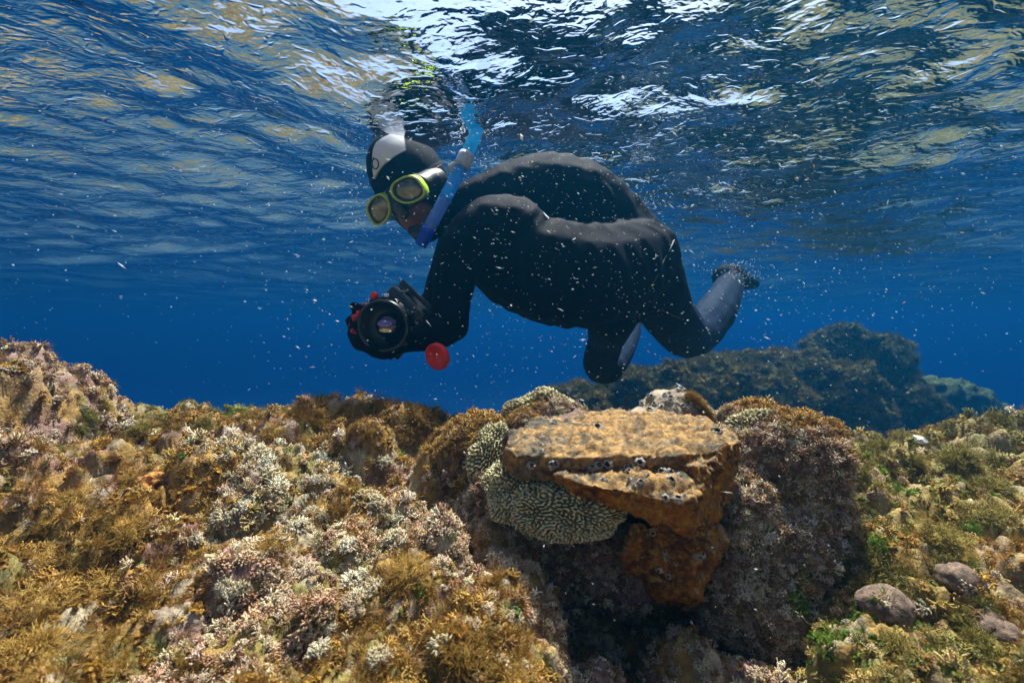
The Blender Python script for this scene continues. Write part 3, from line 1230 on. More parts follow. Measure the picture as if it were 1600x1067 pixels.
CREAM = [(.66, .57, .37), (.52, .42, .24), (.72, .65, .50), (.44, .31, .14)]
BROWN = [(.42, .24, .045), (.34, .20, .04), (.46, .29, .08), (.28, .16, .05)]
PINK = [(.48, .31, .19), (.58, .44, .29), (.36, .21, .12), (.64, .53, .37)]
OLIVE = [(.26, .22, .05), (.34, .25, .07), (.19, .19, .04), (.42, .29, .09)]
GREEN = [(.12, .22, .02), (.18, .28, .03), (.10, .16, .02)]
PURP = [(.34, .21, .13), (.50, .39, .25), (.27, .16, .09), (.60, .51, .37)]
ZONES = [Z(400, 725, .66, .07, (8, 2, 1, 1), CREAM), Z(500, 775, .60, .06, (8, 1, 1, 1), CREAM), Z(560, 850, .55, .05, (6, 2, 1, 2), CREAM), Z(330, 720, .66, .05, (6, 3, 1, 0), CREAM), Z(300, 850, .53, .06, (6, 2, 1, 1), CREAM), Z(560, 900, .48, .04, (6, 2, 2, 0), CREAM),
         Z(480, 925, .46, .05, (2, 1, 0, 9), PINK), Z(790, 920, .45, .06, (3, 2, 0, 9), PINK), Z(690, 860, .50, .05, (2, 1, 0, 7), PINK), Z(640, 800, .58, .05, (1, 1, 0, 8), PINK), Z(350, 1000, .40, .05, (5, 2, 1, 4), PINK),
         Z(80, 850, .50, .13, (1, 7, 3, 1), BROWN), Z(60, 1000, .40, .12, (1, 8, 3, 0), BROWN), Z(180, 720, .66, .10, (2, 7, 2, 0), BROWN), Z(640, 885, .47, .04, (1, 8, 2, 0), BROWN), Z(730, 1010, .39, .06, (1, 8, 2, 1), BROWN), Z(190, 900, .47, .05, (0, 8, 2, 0), BROWN), Z(370, 870, .52, .05, (1, 7, 2, 0), BROWN), Z(430, 840, .53, .05, (2, 7, 2, 0), BROWN), Z(260, 780, .58, .06, (2, 7, 2, 0), BROWN), Z(330, 930, .45, .05, (2, 7, 2, 0), BROWN), Z(620, 960, .42, .05, (2, 7, 2, 1), BROWN), Z(560, 800, .59, .04, (2, 6, 2, 0), BROWN),
         Z(440, 640, .75, .10, (1, 6, 3, 1), BROWN), Z(560, 640, .76, .12, (1, 6, 3, 2), BROWN), Z(660, 640, .76, .08, (1, 6, 3, 1), BROWN), Z(600, 700, .70, .05, (3, 4, 2, 3), PINK),
         Z(1350, 700, .80, .12, (1, 4, 3, 1), OLIVE), Z(1500, 700, .80, .16, (1, 4, 4, 1), OLIVE), Z(1420, 800, .62, .12, (1, 4, 4, 1), OLIVE), Z(1560, 850, .55, .12, (1, 4, 4, 2), BROWN), Z(1450, 1000, .43, .1, (2, 4, 3, 1), OLIVE), Z(1560, 1000, .43, .08, (1, 5, 3, 1), BROWN),
         Z(1400, 760, .68, .04, (0, 3, 6, 0), GREEN), Z(1360, 840, .56, .03, (0, 3, 6, 0), GREEN), Z(1310, 990, .45, .04, (0, 4, 6, 0), GREEN), Z(370, 645, .84, .025, (0, 5, 4, 0), GREEN), Z(500, 790, .64, .015, (0, 5, 3, 0), GREEN), Z(560, 925, .47, .015, (0, 5, 3, 0), GREEN),
         Z(30, 640, .75, .12, (2, 2, 1, 8), PURP), Z(70, 700, .70, .1, (2, 3, 1, 6), PURP), Z(200, 650, 1.15, .16, (0, 4, 5, 2), OLIVE), Z(1230, 800, .60, .09, (5, 2, 1, 7), PURP), Z(1200, 900, .57, .09, (5, 2, 1, 7), PURP), Z(1250, 690, .64, .06, (4, 4, 1, 3), BROWN),
         Z(720, 690, .70, .08, (3, 4, 1, 4), BROWN), Z(880, 900, .58, .12, (3, 1, 0, 8), PURP), Z(1020, 980, .56, .12, (5, 1, 1, 6), PURP)]


def grow(p, nrm, rng, size=1.0):
    n = len(p)
    kinds = ["twig", "fila", "blade", "bead"]
    W = np.zeros((n, len(ZONES)))
    q = p + .022 * np.stack([fbm(p, 22, 2, .5, 700), fbm(p, 22, 2, .5, 710), fbm(p, 22, 2, .5, 720)], -1)
    for k, z in enumerate(ZONES):
        W[:, k] = np.exp(-((q - z[0]) ** 2).sum(-1) / (z[1] ** 2) * 1.6) * (1 / z[1]) ** .35 * (.5 + rng.random(n))
    zi = W.argmax(1)
    cz = np.full(n, -1)
    for ci_, (cx, cy_, r, h, kk) in enumerate(CUSHIONS):
        m = ((p[:, 0] - cx) ** 2 + (p[:, 1] - cy_) ** 2 < (r * 1.0) ** 2)
        cz[m] = ci_
    # each cushion keeps to one kind of growth, chosen among the kinds that prevail round it
    for ci_, (cx, cy_, r, h, kk) in enumerate(CUSHIONS):
        m = np.where(cz == ci_)[0]
        if len(m) < 2:
            continue
        names = np.bincount(zi[m], minlength=len(ZONES)).astype(float) ** .5
        pick = rng.choice(len(ZONES), p=names / names.sum())
        sw = m[rng.random(len(m)) < .82]
        zi[sw] = pick
    stray = rng.random(n) < .10
    zi = np.where(stray, rng.integers(0, len(ZONES), n), zi)
    idx = np.zeros(n, int)
    tint = np.zeros((n, 3))
    scl = np.zeros(n)
    for k, z in enumerate(ZONES):
        m = np.where(zi == k)[0]
        if not len(m):
            continue
        kk = rng.choice(4, len(m), p=z[2] / z[2].sum())
        for a in range(4):
            lo, hi = KINDS[kinds[a]]
            s = m[kk == a]
            idx[s] = rng.integers(lo, hi, len(s))
            scl[s] = {0: .95, 1: 1.0, 2: 1.0, 3: 1.0}[a] * rng.uniform(.6, 1.35, len(s))
        ci = rng.integers(0, len(z[3]), len(m))
        tint[m] = np.array(z[3])[ci]
        # dark brown filaments also in the pale zones
        ff = m[(idx[m] >= 3) & (idx[m] < 8)]
        if z[3] in (CREAM, PINK, PURP):
            tint[ff] = np.array(BROWN)[rng.integers(0, 4, len(ff))]
    tint *= rng.uniform(.7, 1.25, (n, 1)) * rng.uniform(.92, 1.08, (n, 3))
    d = np.linalg.norm(p - CAM, axis=1)
    scl *= np.where(cz >= 0, 1.0, .72)
    scl *= size * (.75 + .45 * np.clip(d, .3, 1.4))
    return idx, tint, scl


def vis_weight(c, nn):
    v = c - CAM
    d = np.linalg.norm(v, axis=1)
    f = v @ AF
    inside = (np.abs(v[:, 0]) < 1.35 * f + .06) & (f > .15)
    return inside / np.clip(d, .3, 3) ** 1.6 * (.35 + np.clip(nn[:, 2], 0, 1))


rng = np.random.default_rng(77)
PP, NN, SZ = [], [], []
p, nrm = sample(REEF.data, 52000, rng, vis_weight)
PP.append(p); NN.append(nrm)
for me_, kind, dens in HOSTS:
    p, nrm = sample(me_, 9000, rng, vis_weight)
    PP.append(p); NN.append(nrm)
p = np.concatenate(PP)
nrm = np.concatenate(NN)
# nothing grows on, or inside, the bare angular rock
lo_, hi_ = vert_co(SLAB_ME).min(0) + .006, vert_co(SLAB_ME).max(0)
keep = []
for i in range(len(p)):
    q = p[i]
    ok = True
    if (q > lo_).all() and (q < hi_).all():
        loc, n_, _, dist = SLAB_BVH.find_nearest(Vector(q))
        ok = dist > .006 and (Vector(q) - loc).dot(n_) > 0
    keep.append(ok)
keep = np.array(keep)
p, nrm = p[keep], nrm[keep]
idx, tint, scl = grow(p, nrm, rng)
TURF = scatter_object("algal_turf", p, aim(nrm, rng), scl, idx, tint)
tag(TURF, kind="stuff")

# shaggy growth on the far outcrops
p, nrm = sample(OUT[0], 9000, rng, lambda c, nn: np.clip(nn[:, 2] + .25, 0, 1) * (c[:, 2] > -1.3))
p2, nrm2 = sample(OUT[2], 1500, rng, lambda c, nn: np.clip(nn[:, 2] + .25, 0, 1) * (c[:, 2] > -1.3))
p, nrm = np.concatenate([p, p2]), np.concatenate([nrm, nrm2])
idx = rng.integers(3, 8, len(p))
tint = np.array(OLIVE)[rng.integers(0, 4, len(p))] * rng.uniform(.5, 1.15, (len(p), 1))
tag(scatter_object("outcrop_algae", p, aim(nrm, rng), rng.uniform(2.2, 5.0, len(p)), idx, tint), kind="stuff")

# ------------------------------------------------------------------ the snorkeller
def chain(rows, step=.35):
    """(px, py, d, radius in px) rows -> overlapping balls"""
    pts = np.array([P(*r[:3]) for r in rows])
    rad = np.array([r[3] * r[2] / FPX for r in rows])
    return chain3(pts, rad, step)


def chain3(pts, rad, step=.35):
    pts = np.asarray(pts, float)
    rad = np.asarray(rad, float)
    out = []
    n = len(pts)
    for i in range(n - 1):
        p0, p1, p2, p3 = pts[max(i - 1, 0)], pts[i], pts[i + 1], pts[min(i + 2, n - 1)]
        L = np.linalg.norm(p2 - p1)
        k = max(2, int(L / (step * min(rad[i], rad[i + 1]))))
        for j in range(k):
            t = j / k
            q = .5 * ((2 * p1) + (-p0 + p2) * t + (2 * p0 - 5 * p1 + 4 * p2 - p3) * t * t + (-p0 + 3 * p1 - 3 * p2 + p3) * t ** 3)
            out.append((q, rad[i] + (rad[i + 1] - rad[i]) * t))
    out.append((pts[-1], rad[-1]))
    return out


EYE = P(627, 308, .985)
HF = norm((-.24, -.90, -.38))
HE = norm((.90, -.38, .42))
HE = norm(HE - HF * np.dot(HE, HF))
HU = norm(np.cross(HF, HE))
if HU[2] < 0:
    HU = -HU
def head(e, u, f):
    return EYE + HE * e + HU * u + HF * f


# housing frame: facing the reef camera, rolled
HC = P(607, 503, .865)
HN = norm((-.10, -.98, -.06))
HX = norm(np.array([45, 0, -43.0]))
HX = norm(HX - HN * np.dot(HX, HN))
HY = np.cross(HN, HX)
def hs(x, y, z):
    return HC + HX * x + HY * y + HN * z


def build_person():
    balls = []
    # trunk: back and belly chains
    balls += chain([(752, 322, 1.06, 44), (800, 318, 1.08, 62), (850, 312, 1.10, 71), (900, 322, 1.12, 73), (945, 350, 1.15, 66), (995, 388, 1.20, 52)])
    balls += chain([(770, 385, 1.00, 62), (810, 408, .98, 78), (860, 425, .99, 85), (915, 430, 1.02, 85), (965, 421, 1.07, 79), (1000, 404, 1.11, 62)])
    balls += chain([(930, 400, 1.16, 70), (980, 430, 1.2, 70), (1010, 440, 1.22, 55)])
    # near arm
    balls += chain([(800, 372, .965, 66), (770, 362, .94, 57), (738, 380, .925, 47), (714, 420, .915, 38), (706, 465, .905, 33), (700, 505, .895, 35), (672, 520, .885, 29), (645, 527, .88, 24), (628, 532, .88, 20)])
    # far arm
    balls += chain([(780, 350, 1.18, 55), (735, 370, 1.18, 46), (705, 430, 1.16, 36), (685, 480, 1.12, 32), (640, 500, 1.03, 26), (595, 508, .96, 21), (575, 512, .93, 19)])
    # near leg
    balls += chain([(1005, 412, 1.13, 58), (1022, 445, 1.16, 50), (1040, 485, 1.28, 43), (1062, 515, 1.40, 39), (1076, 524, 1.50, 36), (1096, 515, 1.60, 33), (1116, 490, 1.76, 32), (1133, 460, 1.93, 25), (1141, 440, 2.04, 20)])
    balls += chain([(1132, 432, 2.04, 19), (1146, 430, 2.08, 18), (1160, 438, 2.14, 14), (1178, 443, 2.20, 9)])
    # far leg
    balls += chain([(975, 440, 1.25, 55), (958, 490, 1.28, 42), (947, 530, 1.38, 29), (938, 566, 1.48, 28), (948, 574, 1.54, 26), (968, 556, 1.66, 19), (984, 530, 1.80, 14), (992, 503, 1.92, 12)])
    balls += chain([(992, 503, 1.92, 12), (998, 492, 1.96, 10), (1010, 488, 2.0, 8)])
    parts = [(ICO2[0] * r + c, ICO2[1]) for c, r in balls]
    # head inside its hood
    R = np.stack([HE, HU, HF], 0)
    def ell(c, r):
        parts.append(((ICO3[0] * np.asarray(r)) @ R + c, ICO3[1]))
    ell(head(0, .035, -.085), (.083, .112, .105))
    ell(head(0, -.015, -.070), (.070, .095, .085))
    ell(head(0, -.078, -.035), (.042, .038, .048))
    ell(head(0, -.045, -.012), (.018, .022, .026))
    ell(head(0, -.076, -.002), (.026, .013, .016))
    for c, r in chain3([head(0, -.03, -.11), head(.01, -.07, -.15), P(752, 322, 1.06)], [.068, .062, .068]):
        parts.append((ICO2[0] * r + c, ICO2[1]))
    # gloved hands: far hand wraps the left end of the housing, near hand carries it from below
    def finger(pts, r=.0095):
        for c, rr in chain3(pts, np.linspace(r, r * .82, len(pts)), .4):
            parts.append((ICO2[0] * rr + c, ICO2[1]))
    palm1 = P(575, 512, .925)
    for c, r in chain3([P(595, 508, .95), palm1, P(562, 520, .905)], [.026, .027, .022]):
        parts.append((ICO2[0] * r + c, ICO2[1]))
    finger([P(572, 500, .92), P(556, 482, .90), P(553, 478, .88), P(562, 480, .858)], .0105)
    finger([P(566, 508, .92), P(548, 500, .895), P(548, 505, .87), P(560, 508, .852)], .0105)
    finger([P(566, 518, .91), P(550, 520, .89), P(552, 527, .865), P(566, 530, .850)], .0105)
    finger([P(572, 526, .905), P(556, 534, .885), P(560, 542, .862), P(574, 543, .850)], .010)
    finger([P(585, 500, .93), P(580, 478, .915), P(590, 466, .90)], .0105)
    palm2 = P(622, 534, .885)
    for c, r in chain3([P(640, 528, .88), palm2, P(600, 540, .885)], [.025, .026, .020]):
        parts.append((ICO2[0] * r + c, ICO2[1]))
    finger([P(615, 535, .89), P(592, 545, .88), P(578, 548, .862), P(578, 540, .845)], .0105)
    finger([P(612, 540, .885), P(594, 552, .87), P(584, 552, .852), P(588, 544, .842)], .0105)
    finger([P(612, 542, .880), P(600, 556, .862), P(594, 552, .846)], .010)
    finger([P(618, 545, .876), P(612, 556, .860), P(606, 551, .846)], .0095)
    finger([P(632, 520, .87), P(640, 503, .855), P(638, 492, .842)], .0105)
    V, F = join(parts)
    me = voxel(mesh("body", V, F), .0058, 5, .5)
    V = vert_co(me)
    Nn = vert_no(me)
    # folds of thick neoprene, strongest at the joints
    elbow, knee, hip, arm = P(702, 500, .9), P(1078, 520, 1.50), P(985, 400, 1.1), P(735, 400, .93)
    a = np.zeros(len(V))
    for c, r, ax in ((elbow, .09, (1, 0, 1.2)), (knee, .10, (.6, 0, 1)), (hip, .14, (1, 0, .2)), (arm, .1, (.3, 0, 1)), (P(800, 350, .97), .12, (1, 0, -.4)), (P(930, 350, 1.05), .12, (1, 0, .5))):
        g = np.exp(-((V - c) ** 2).sum(1) / r ** 2)
        ph = (V @ norm(ax)) * 80 + 5.5 * fbm(V, 9, 2, .5, 810)
        a += g * .0022 * np.sin(ph)
    a += .0022 * fbm(V, 11, 3, .5, 820)
    hd = np.linalg.norm((V - head(0, 0, -.06)), axis=1)
    a *= sstep(.12, .2, hd)
    hand = np.minimum(np.linalg.norm(V - HC, axis=1), 9)
    a *= sstep(.08, .16, hand)
    set_co(me, V + Nn * a[:, None])
    V = vert_co(me)
    # skin shows only round the mouth and cheeks
    l = np.stack([(V - EYE) @ HE, (V - EYE) @ HU, (V - EYE) @ HF], 1)
    skin = (1 - sstep(.75, .95, np.hypot(l[:, 0] / .052, (l[:, 1] + .055) / .045))) * (l[:, 2] > -.075) * (hd < .2)
    leg = (sstep(1.18, 1.34, V[:, 1]) * (V[:, 0] > .15) * (1 - sstep(1.98, 2.02, V[:, 1])))[:, None]  # navy legs: trouser cloth plus blue water haze put into the colour
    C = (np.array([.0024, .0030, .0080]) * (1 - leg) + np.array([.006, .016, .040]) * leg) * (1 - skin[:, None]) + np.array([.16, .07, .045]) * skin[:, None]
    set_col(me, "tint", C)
    m, t, b, out = new_mat("black_neoprene")
    at = N(t, "ShaderNodeAttribute", attribute_name="tint")
    t.links.new(at.outputs["Color"], b.inputs["Base Color"])
    b.inputs["Roughness"].default_value = .75
    b.inputs["Specular IOR Level"].default_value = .05
    b.inputs["Sheen Weight"].default_value = .012
    b.inputs["Sheen Roughness"].default_value = .4
    b.inputs["Sheen Tint"].default_value = (.55, .6, .9, 1)
    co = N(t, "ShaderNodeTexCoord")
    nz = N(t, "ShaderNodeTexNoise", i_Scale=900.0, i_Detail=2.0)
    t.links.new(co.outputs["Object"], nz.inputs["Vector"])
    add_bump(t, b, nz.outputs[0], .25, .0008)
    me.materials.append(m)
    root = empty("person", P(900, 515, 1.05))
    tag(root, "snorkeller in black wetsuit, hood and gloves floating face down under the surface, holding a camera", "person")
    body = obj("body", me)
    body.parent = root
    body.matrix_parent_inverse = Matrix.Translation(-root.location)
    return root, body, me


PERSON, BODY, BODY_ME = build_person()
BODY_BVH = bvh_of(BODY_ME)


def child(name, me, parent, root=None):
    o = obj(name, me)
    o.parent = parent
    o.matrix_parent_inverse = Matrix.Translation(-parent.location) if parent.parent is None else Matrix.Identity(4)
    return o


def cling(grid, off, bvh=None, thick=.0015):
    """sheet laid on a surface: grid (n,m,3) of rough points"""
    n, m = grid.shape[:2]
    top, bot = [], []
    for p in grid.reshape(-1, 3):
        loc, nn, _, _ = (bvh or BODY_BVH).find_nearest(Vector(p))
        d = norm(np.array(p) - np.array(loc)) if (Vector(p) - loc).length > 1e-6 else np.array(nn)
        nn = d if np.dot(d, np.array(nn)) > 0 else np.array(nn)
        top.append(np.array(loc) + nn * off)
        bot.append(np.array(loc) - nn * thick)
    top, bot = np.array(top).reshape(n, m, 3), np.array(bot).reshape(n, m, 3)
    for A in (top, bot):
        for _ in range(6):
            B = A.copy()
            B[1:-1, 1:-1] = (A[:-2, 1:-1] + A[2:, 1:-1] + A[1:-1, :-2] + A[1:-1, 2:]) / 4
            B[0, 1:-1] = (A[0, :-2] + A[0, 2:]) / 2
            B[-1, 1:-1] = (A[-1, :-2] + A[-1, 2:]) / 2
            B[1:-1, 0] = (A[:-2, 0] + A[2:, 0]) / 2
            B[1:-1, -1] = (A[:-2, -1] + A[2:, -1]) / 2
            A[:] = B
    top, bot = top.reshape(-1, 3), bot.reshape(-1, 3)
    F = grid_faces(n, m).tolist()
    k = n * m
    F2 = [[i + k for i in f[::-1]] for f in F]
    rim = [j for j in range(m)] + [i * m + m - 1 for i in range(1, n)] + [(n - 1) * m + j for j in range(m - 2, -1, -1)] + [i * m for i in range(n - 2, 0, -1)]
    S = [[rim[i], rim[(i + 1) % len(rim)], rim[(i + 1) % len(rim)] + k, rim[i] + k] for i in range(len(rim))]
    return np.concatenate([top, bot]), F + F2 + S


def bilin(c00, c10, c11, c01, n, m):
    u = np.linspace(0, 1, n)[:, None, None]
    v = np.linspace(0, 1, m)[None, :, None]
    return (1 - u) * (1 - v) * c00 + u * (1 - v) * c10 + u * v * c11 + (1 - u) * v * c01


MAT["white_panel"] = plain("white_neoprene", (.58, .60, .66), rough=.6, bump=.2, bscale=900, vary=.08)
MAT["black"] = plain("black_plastic", (.012, .012, .014), rough=.35, bump=.1, bscale=500)
MAT["seam"] = plain("grey_seam_tape", (.022, .025, .035), rough=.6, vary=.2)
V, F = cling(bilin(head(.015, .170, .03), head(.105, .150, -.04), head(.085, .085, .0), head(-.045, .070, .06), 26, 26), .0045)
PANEL = child("hood_panel", mesh("hood_panel", V, F, MAT["white_panel"]), PERSON)
PANEL["label"] = "white panel across the brow of the hood"
PB = bvh_of(PANEL.data)
# ring emblem with a small tick on top
ang = np.linspace(0, 2 * math.pi, 33)
ec = head(-.008, .100, .06)
ring = [ec + HE * .0088 * math.cos(a) + HU * .0115 * math.sin(a) for a in ang]
loc, nn, _, _ = PB.find_nearest(Vector(ec))
en = np.array(nn) if np.dot(np.array(nn), HF) > 0 else -np.array(nn)
eo = np.array(loc) + en * .0004
pts = [eo + (p - ec) - en * np.dot(p - ec, en) for p in ring]
rv = tube(pts, .0013, 6, False)
tick = []
for p in (ec + HU * .0115, ec + HU * .0165 + HE * .001):
    tick.append(eo + (p - ec) - en * np.dot(p - ec, en))
V, F = join([rv, tube(tick, [.0024, .0008], 6)])
em = child("emblem", mesh("emblem", V, F, MAT["black"]), PANEL)

# piping along the jacket hem over the hip, and the short cuff line on the thigh
def piping(pix, r, name, mat):
    pts = []
    for (px, py, d) in pix:
        h = ray(BODY_BVH, px, py)
        if h is None:
            loc, nn, _, _ = BODY_BVH.find_nearest(Vector(P(px, py, d)))
            h = (np.array(loc), np.array(nn))
        pts.append(h[0] - h[1] * r * .35)
    V, F = tube(pts, r, 6)
    return child(name, mesh(name, V, F, mat), PERSON)


piping([(1054, 375, 1.1), (1048, 388, 1.1), (1040, 402, 1.1), (1034, 416, 1.1), (1027, 432, 1.1), (1018, 446, 1.1)], .0018, "hem_piping", MAT["seam"])
piping([(1028, 483, 1.2), (1040, 487, 1.2), (1052, 493, 1.2), (1064, 498, 1.2)], .0014, "cuff_piping", MAT["seam"])
V, F = cling(bilin(P(846, 336, .92), P(856, 342, .92), P(854, 347, .92), P(845, 341, .92), 6, 5), .0025)
child("back_badge", mesh("back_badge", V, F, MAT["white_panel"]), PERSON)["label"] = "small white badge at the back of the shoulder"

# ------------------------------------------------------------------ diving mask
MAT["lime"] = plain("lime_plastic", (.34, .50, .03), rough=.3, vary=.1)
MAT["rubber"] = plain("black_silicone", (.012, .012, .014), rough=.45)
m, t, b, out = new_mat("mask_glass")
b.inputs["Base Color"].default_value = (.05, .055, .03, 1)
b.inputs["Roughness"].default_value = .04
b.inputs["IOR"].default_value = 1.6
b.inputs["Specular IOR Level"].default_value = .8
co = N(t, "ShaderNodeTexCoord")
nz = N(t, "ShaderNodeTexNoise", i_Scale=45.0, i_Detail=5.0)
t.links.new(co.outputs["Object"], nz.inputs["Vector"])
r = ramp(t, [(.35, (.025, .03, .016)), (.5, (.075, .088, .042)), (.68, (.16, .165, .10))])  # olive mottling imitates the reef's reflection in the lens colour
t.links.new(nz.outputs[0], r.inputs[0])
t.links.new(r.outputs[0], b.inputs["Base Color"])
MAT["glass"] = m
MASK = empty("diving_mask", EYE)
tag(MASK, "lime-rimmed twin-lens diving mask on the snorkeller's face", "diving mask")


def lens_outline(side, k=1.0, n=40):
    o = []
    for i in range(n):
        a = 2 * math.pi * i / n
        c, s = math.cos(a), math.sin(a)
        x = math.copysign(abs(c) ** .78, c) * .0345 * k
        y = math.copysign(abs(s) ** .85, s) * .0262 * k
        y -= .004 * (x / .0375)                 # outer end drops
        if s < 0:
            x += .006 * s * -1 * 1               # broad below, outward
            y *= 1.12
        o.append((side * (x + .041), y))
    return np.array(o)


def ring_solid(side, k0, k1, f0, f1, tilt=.15):
    """closed ring between two outlines, from depth f0 (back) to f1 (front)"""
    A, B = lens_outline(side, k0), lens_outline(side, k1)
    cen = np.array([side * .041, 0])
    n = len(A)
    rows = []
    for O, f in ((A, f0), (A, f1 - .002), (A * .985 + cen * .015, f1), (B, f1 - .001), (B, f0)):
        rows.append([head(p[0], p[1], f - tilt * abs(p[0]) + .01) for p in O])
    V = np.array(rows).reshape(-1, 3)
    F = grid_faces(5, n, True).tolist()
    for j in range(n):
        F.append([4 * n + j, 4 * n + (j + 1) % n, (j + 1) % n, j])
    return V, F


def disc(side, k, f, tilt=.15, bulge=.002):
    O = lens_outline(side, k)
    cen = np.array([side * .041, 0])
    rows = [[head(*(cen + (p - cen) * q), f - tilt * abs((cen + (p - cen) * q)[0]) + .01 + bulge * (1 - q * q)) for p in O] for q in (1, .8, .55, .3, .02)]
    rows = [[head(*(cen + (p - cen) * 1.0), f - .004 - tilt * abs(p[0]) + .01) for p in O]] + rows
    V = np.array(rows).reshape(-1, 3)
    return V, grid_faces(6, len(O), True).tolist()


for side in (-1, 1):
    V, F = ring_solid(side, 1.0, .87, .020, .040)
    fr = child("lens_frame", mesh("lens_frame", V, F, MAT["lime"]), MASK)
    V, F = ring_solid(side, .875, .75, .018, .037)
    child("gasket", mesh("gasket", V, F, MAT["rubber"]), fr)
    V, F = disc(side, .77, .034)
    child("lens", mesh("lens", V, F, MAT["glass"]), fr)
# soft skirt with nose pocket
rows = []
nseg = 48
for q, f in ((.05, -.055), (1.18, -.055), (1.15, -.02), (1.04, .0), (.98, .022), (.5, .022), (.05, .022)):
    rw = []
    for j in range(nseg):
        a = 2 * math.pi * j / nseg
        e = .078 * math.cos(a) * q
        u = (.034 + .004 * math.cos(2 * a)) * math.sin(a) * q - .002
        rw.append(head(e, u, f - .15 * abs(e)))
    rows.append(rw)
sk = (np.array(rows).reshape(-1, 3), grid_faces(len(rows), nseg, True).tolist())
parts = [sk]
for c, r in chain3([head(0, .012, .030), head(0, -.012, .036), head(0, -.034, .034)], [.009, .013, .015]):
    parts.append((ICO2[0] * r + c, ICO2[1]))
V, F = join(parts)
child("skirt", largest_piece(voxel(mesh("skirt", V, F, MAT["rubber"]), .003, 3)), MASK).data.materials.append(MAT["rubber"])
# strap round the hood
gr = np.array([[head(.125 * math.sin(a), .004 + .02 * (1 - math.cos(a)) + q, -.085 + .15 * math.cos(a)) for q in (-.010, -.003, .004, .011)] for a in np.linspace(.62, 2 * math.pi - .62, 48)])
V, F = cling(gr, .003)
child("strap", mesh("strap", V, F, MAT["rubber"]), MASK)

# ------------------------------------------------------------------ snorkel
SN = empty("snorkel", P(657, 384, .93))
tag(SN, "translucent blue snorkel clipped beside the hooded head and reaching the surface", "snorkel")
def blue_mat(name, col, trans):
    m, t, b, out = new_mat(name)
    co = N(t, "ShaderNodeTexCoord")
    nz = N(t, "ShaderNodeTexNoise", i_Scale=40.0, i_Detail=3.0)
    t.links.new(co.outputs["Object"], nz.inputs["Vector"])
    r = ramp(t, [(.3, tuple(c * .8 for c in col)), (.7, tuple(min(1, c * 1.15) for c in col))])
    t.links.new(nz.outputs[0], r.inputs[0])
    t.links.new(r.outputs[0], b.inputs["Base Color"])
    b.inputs["Roughness"].default_value = .22
    tr = N(t, "ShaderNodeBsdfTranslucent")
    t.links.new(r.outputs[0], tr.inputs["Color"])
    ms = N(t, "ShaderNodeMixShader")
    ms.inputs[0].default_value = trans
    t.links.new(b.outputs[0], ms.inputs[1])
    t.links.new(tr.outputs[0], ms.inputs[2])
    t.links.new(ms.outputs[0], out.inputs["Surface"])
    return m


MAT["blue"] = blue_mat("blue_plastic", (.07, .45, 1.0), .65)
MAT["cyan"] = blue_mat("bright_blue_plastic", (.08, .60, 1.0), .7)
MAT["navy"] = blue_mat("deep_blue_plastic", (.03, .12, .85), .6)
MAT["clear_grey"] = blue_mat("smoky_grey_plastic", (.14, .28, .60), .6)
MAT["grey_clip"] = plain("grey_silicone", (.33, .37, .48), rough=.5, vary=.15)
sp = [P(657, 384, .93), P(668, 362, .93), P(682, 336, .932), P(700, 302, .94), P(718, 268, .95), P(732, 236, .96), P(744, 208, .97), P(756, 176, .985), P(764, 150, 1.0)]
sp = np.array(sp)
def tseg(i0, i1, r, name, mat, n=16):
    V, F = tube(sp[i0:i1 + 1], r, n)
    return child(name, mesh(name, V, F, mat), SN)
def dens(pts, k=6):
    out = []
    for i in range(len(pts) - 1):
        for j in range(k):
            out.append(pts[i] + (pts[i + 1] - pts[i]) * j / k)
    out.append(pts[-1])
    return np.array(out)
sp = dens(sp)
tseg(0, 7, [.0125] * 3 + [.0138] * 5, "purge_chamber", MAT["navy"])
# corrugated flexible section
V, F = tube(sp[7:17], [.0128 + .0009 * (i % 2) for i in range(10)], 16)
child("flexible_section", mesh("flexible_section", V, F, MAT["clear_grey"]), SN)
tseg(16, 28, .0138, "tube", MAT["blue"])
tseg(28, 48, .0136, "top_tube", MAT["cyan"])
V, F = tube(dens(np.array([P(722, 254, .945), P(734, 244, .945), P(748, 238, .948)])), .020, 14)
V2, F2 = rounded_box(.034, .018, .022, .005, 2)
q = Vector(norm(P(748, 238, .95) - P(722, 254, .95))).to_track_quat('X', 'Z')
V2 = np.array([q @ Vector(v) for v in V2]) + P(712, 262, .955)
V, F = join([tube(sp[25:30], [.0165, .0175, .0175, .0175, .0165], 16), (V2, F2)])
child("keeper", mesh("keeper", V, F, MAT["grey_clip"]), SN)
V, F = tube([P(664, 370, .93), P(661, 358, .945), head(.004, -.076, .045), head(0, -.078, -.004)], [.013, .012, .011, .010], 12)
child("mouthpiece", mesh("mouthpiece", V, F, MAT["rubber"]), SN)

# ------------------------------------------------------------------ underwater camera
UC = empty("underwater_camera", HC)
tag(UC, "black underwater camera housing with wide port and red knobs in gloved hands", "camera")
MAT["housing"] = plain("housing_plastic", (.010, .011, .014), rough=.28, bump=.15, bscale=400)
MAT["red"] = plain("red_plastic", (.62, .012, .012), rough=.4, vary=.15)
MAT["red_cord"] = plain("red_cord", (.55, .015, .015), rough=.75, bump=.4, bscale=900, vary=.2)
MAT["silver"] = plain("brushed_metal", (.55, .58, .62), rough=.25, metal=1.0, vary=.1)
MAT["amber"] = plain("amber_glint", (.70, .60, .20), rough=.12, vary=.3)
MAT["violet"] = plain("violet_glint", (.14, .11, .42), rough=.08, vary=.3)
MH = frame_mat(HC, HX, HY, HN)
def hpart(name, VF, mat, parent=UC, smooth=True, M=None):
    V, F = VF
    MM = MH @ (M or Matrix.Identity(4))
    V = np.array([(MM @ Vector(v))[:] for v in V])
    return child(name, mesh(name, V, F, mat, smooth), parent)


